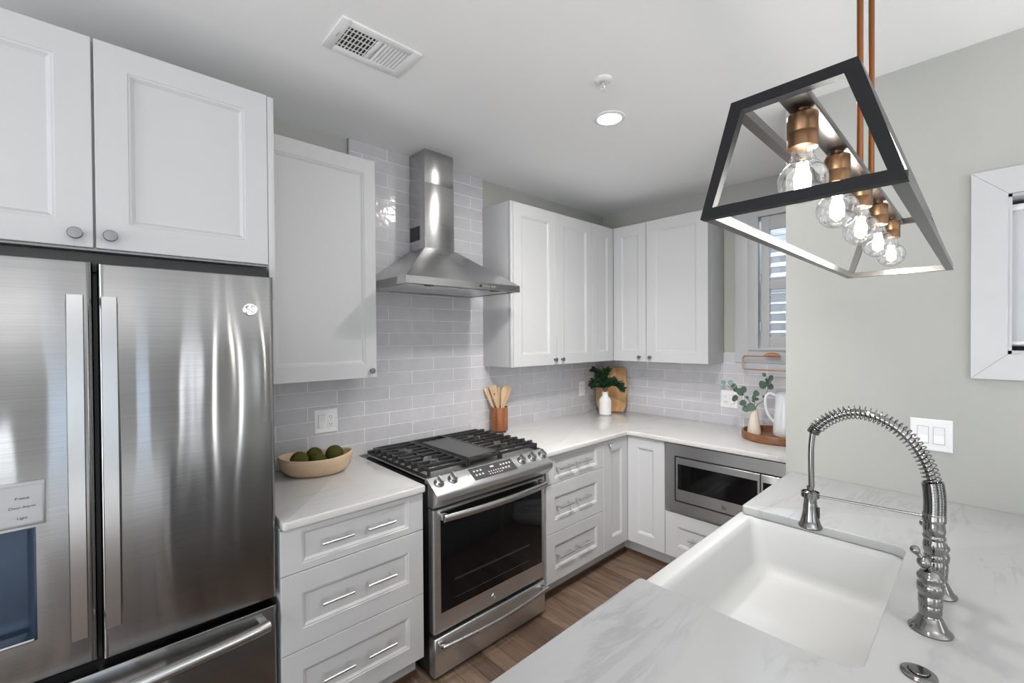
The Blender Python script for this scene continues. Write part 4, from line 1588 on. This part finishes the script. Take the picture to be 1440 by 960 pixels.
def leaf(m, p, d, n, L, w, round_=False):
    """one leaf from point p along d, n its normal"""
    d = Vector(d).normalized()
    n = Vector(n)
    n = (n - d * n.dot(d)).normalized()
    s = d.cross(n)
    prof = [(.0, .08), (.18, .72), (.42, 1.0), (.68, .86), (.88, .48), (1.0, .05)] if not round_ else [(.0, .12), (.12, .70), (.34, .98), (.60, 1.0), (.84, .70), (1.0, .12)]
    rows = []
    for k, q in prof:
        c = Vector(p) + d * L * k + n * (-.12 * L * k * k)
        h = n * (.10 * w * q)
        rows.append((c - s * w * q + h, c, c + s * w * q + h))
    bm = m.bm
    top = [[bm.verts.new(v) for v in r] for r in rows]
    bot = [[bm.verts.new(v - n * .0009) for v in r] for r in rows]
    nr = len(rows)
    for i in range(nr - 1):
        for j in range(2):
            bm.faces.new((top[i][j], top[i][j + 1], top[i + 1][j + 1], top[i + 1][j]))
            bm.faces.new((bot[i][j + 1], bot[i][j], bot[i + 1][j], bot[i + 1][j + 1]))
        bm.faces.new((top[i][0], top[i + 1][0], bot[i + 1][0], bot[i][0]))
        bm.faces.new((top[i + 1][2], top[i][2], bot[i][2], bot[i + 1][2]))
    bm.faces.new((top[0][1], top[0][0], bot[0][0], bot[0][1])); bm.faces.new((top[0][2], top[0][1], bot[0][1], bot[0][2]))
    bm.faces.new((top[-1][0], top[-1][1], bot[-1][1], bot[-1][0])); bm.faces.new((top[-1][1], top[-1][2], bot[-1][2], bot[-1][1]))


VR = Vector((.731, -.682, 0)); VD = Vector((.682, .731, 0)); VZ = Vector((0, 0, 1))


def view_pt(c, dx, dy, dz):
    return Vector(c) + VR * dx + VD * dy + VZ * dz


random.seed(11)
neck = Vector((VC[0], VC[1], CT + .186))
SPR = [('dark green leafy sprig bending left out of the white bottle vase', [(0, 0, -.02), (-.030, -.010, .040), (-.075, -.02, .075), (-.105, -.02, .050)], 34),
       ('dark green leafy sprig rising up to the cabinet from the white bottle vase', [(0, 0, -.02), (-.022, -.020, .070), (-.050, -.030, .130), (-.085, -.035, .165)], 36),
       ('dark leafy sprig in the middle of the white bottle vase, touching the cabinet bottom', [(0, 0, -.02), (.004, .0, .070), (-.005, -.01, .130), (.012, -.02, .168)], 30),
       ('dark green leafy sprig arching right across the cutting board', [(0, 0, -.02), (.025, -.020, .060), (.070, -.035, .075), (.125, -.040, .022)], 38)]
for lab, pts, n in SPR:
    t = thing('leafy_sprig', lab, 'sprig', neck, 0, 'dark sprigs in the bottle vase')
    P = catmull([VR * a * 1.08 + VD * b + VZ * (c * 1.04 + (.012 if c > 0 else 0)) for a, b, c in pts], 8)
    MB().tube(P, .0016, 6).obj('stem', 'stem', t)
    m = MB()
    for i in range(int(n * 2.4)):
        s = .22 + .78 * (i + random.random()) / (n * 2.4)
        k = min(len(P) - 2, int(s * (len(P) - 1)))
        p = P[k].lerp(P[k + 1], random.random())
        tg = (P[k + 1] - P[k]).normalized()
        rd = Vector((random.uniform(-1, 1), random.uniform(-1, 1), random.uniform(-.7, .9))).normalized()
        d = (rd + tg * .6).normalized()
        w = Vector((random.uniform(-.4, .4), random.uniform(-.4, .4), 1)) - VD * .5
        leaf(m, p, d, w, random.uniform(.034, .052), random.uniform(.0125, .0180))
    m.obj('leaves', 'leafdark', t, 60)

# ------------------------------------------------------------------ tray with bud vase and pitcher
TC = Vector((3.068, -1.470, CT))
m = MB()
m.lathe([(.0001, .0008), (.195, .0008), (.2005, .004), (.2020, .012), (.2020, .046), (.2000, .049), (.1925, .049), (.1905, .046), (.1905, .013), (.1860, .010), (.0001, .010)], TC, 64)
tag(m.obj('round_tray', 'tray', None, 50), 'round brown wooden tray in the counter\'s corner holding a bud vase and a pitcher', 'tray')
BV = Vector((3.070, -1.332, CT + .010))
m = MB()
m.lathe([(.0001, .0006), (.040, .0006), (.042, .003), (.041, .012), (.0335, .060), (.0265, .110), (.0205, .150), (.0185, .160), (.0160, .160), (.0150, .150), (.0150, .120), (.0001, .118)], BV, 40)
tag(m.obj('bud_vase', 'cream', None, 60), 'cream tapered bud vase of eucalyptus on the round tray', 'vase')
PC = Vector((3.130, -1.492, CT + .010))
t = thing('pitcher', 'white enamel pitcher with a looped handle on the round tray', 'pitcher', PC)
m = MB()
ls = []
for z, r in [(.0008, .060), (.006, .066), (.030, .0675), (.090, .0640), (.150, .0590), (.200, .0555), (.235, .0545), (.262, .0560), (.270, .0580), (.270, .0555), (.235, .0515), (.100, .058), (.015, .060), (.012, .0001)]:
    l = []
    for i in range(40):
        a = 2 * PI * i / 40
        sp = max(0, math.cos(a - math.radians(-75))) ** 6
        k = max(0, (z - .19) / .08)
        l.append((math.cos(a) * (r + sp * .026 * k), math.sin(a) * (r + sp * .026 * k), z + sp * .018 * k))
    ls.append(l)
m.loops(ls)
m.obj('pitcher_body', 'pitcher', t, 60)
m = MB()
ha = math.radians(105)
hd = Vector((math.cos(ha), math.sin(ha), 0))
pts = catmull([hd * .052 + VZ * .252, hd * .080 + VZ * .266, hd * .104 + VZ * .245, hd * .108 + VZ * .195, hd * .092 + VZ * .130, hd * .060 + VZ * .085], 8)
m.tube(pts, .0085, 12)
m.obj('pitcher_handle', 'pitcher', t, 60)

random.seed(5)
nk = BV + VZ * .158
EUC = [('eucalyptus sprig reaching left in front of the outlet, palest leaves at its tip', [(0, 0, -.03), (-.018, -.004, .030), (-.060, -.01, .085), (-.120, -.01, .118), (-.175, -.005, .155)],
        [(.55, -.016, .014, .028), (.66, .014, .014, .024), (.72, -.012, -.030, .024), (.40, -.030, -.012, .023), (.80, .0, .010, .018), (.90, .004, .004, .020), (.97, .012, .016, .018), (1, -.016, -.008, .017), (1, -.02, .018, .016)]),
       ('short eucalyptus sprig with one round leaf low on the left of the bud vase', [(0, 0, -.03), (-.006, -.006, .020), (-.002, -.012, .050), (.004, -.012, .082)],
        [(.55, -.004, -.004, .030), (.95, .002, .014, .022), (.30, -.046, -.008, .024)]),
       ('tall eucalyptus sprig reaching right in front of the copper towel bar', [(0, 0, -.03), (.020, .0, .030), (.058, .0, .055), (.080, .0, .110), (.092, .0, .170), (.075, -.004, .212)],
        [(.42, .004, .030, .010), (.60, -.020, .040, .029), (.66, .012, .012, .022), (.74, .002, .020, .019), (.84, .008, .012, .020), (.90, .020, .010, .016), (1, -.004, .004, .014)])]
for q, (lab, pts, lv) in enumerate(EUC):
    t = thing('eucalyptus_sprig', lab, 'sprig', nk, 0, 'eucalyptus sprigs in the bud vase')
    P = catmull([VR * a + VD * b + VZ * c for a, b, c in pts], 8)
    MB().tube(P, [.0022 - .0010 * i / (len(P) - 1) for i in range(len(P))], 6).obj('stem', 'stem', t)
    m, m2 = MB(), MB()
    for s, dx, dz, r in lv:
        k = min(len(P) - 1, int(s * (len(P) - 1)))
        p = P[k]
        d = (VR * dx + VZ * dz)
        d = d.normalized() if d.length > 1e-4 else VZ
        nrm = -VD * 1.0 + VZ * random.uniform(.05, .5) + VR * random.uniform(-.5, .5)
        tgt = m2 if (q == 0 and s >= .97) else m
        leaf(tgt, p + VR * dx * .6 + VZ * dz * .6, d, nrm, r * 1.9, r * .88, True)
    for i in range(5):
        k = random.randint(len(P) // 2, len(P) - 1)
        leaf(m, P[k], VR * random.uniform(-1, 1) + VZ * random.uniform(-.4, 1), -VD + VR * random.uniform(-1, 1), .024, .0105, True)
    m.obj('leaves', 'leafeuc', t, 60)
    if q == 0: m2.obj('pale_leaves', 'leafpale', t, 60)
    else: m2.bm.free()

# ------------------------------------------------------------------ copper towel bar under the window
t = thing('towel_bar', 'copper wire towel bar with a tan wooden grip below the shuttered window', 'towel bar', (XRW, -1.193, 1.325))
m = MB()
def corner(pts):
    return [Vector(p) for p in pts]
out = -.050
P = [(out, -.235, .092)] + [(out, -.020, .092)] + [(out, -.020 + .020 * math.sin(a), .072 + .020 * math.cos(a)) for a in [PI / 2 * k / 6 for k in range(1, 7)]] + [(out, 0, .018)] \
    + [(out, -.018 + .018 * math.cos(a), .018 - .018 * math.sin(a)) for a in [PI / 2 * k / 6 for k in range(1, 7)]] + [(out, -.47, 0)]
m.tube(P, .0042, 10)
m.cyl((out, -.150, .092), (-.002, -.150, .092), .0040, 10)
m.cyl((out, -.220, .092), (-.002, -.220, .092), .0040, 10)
m.cyl((out, -.440, 0), (-.001, -.440, 0), .0040, 10)
m.obj('wire', 'copper', t, 60)
m = MB()
ls = []
for i in range(17):
    s = i / 16
    y = -.132 - .098 * s
    hgt = .019 * math.sin(PI * min(1, max(0, s))) ** .45 + .002
    ls.append([(out - .009, y, .097), (out + .009, y, .097), (out + .009, y, .097 + hgt * .8), (out, y, .097 + hgt), (out - .009, y, .097 + hgt * .8)])
m.loops(ls)
m.obj('grip', 'tan', t, 40)
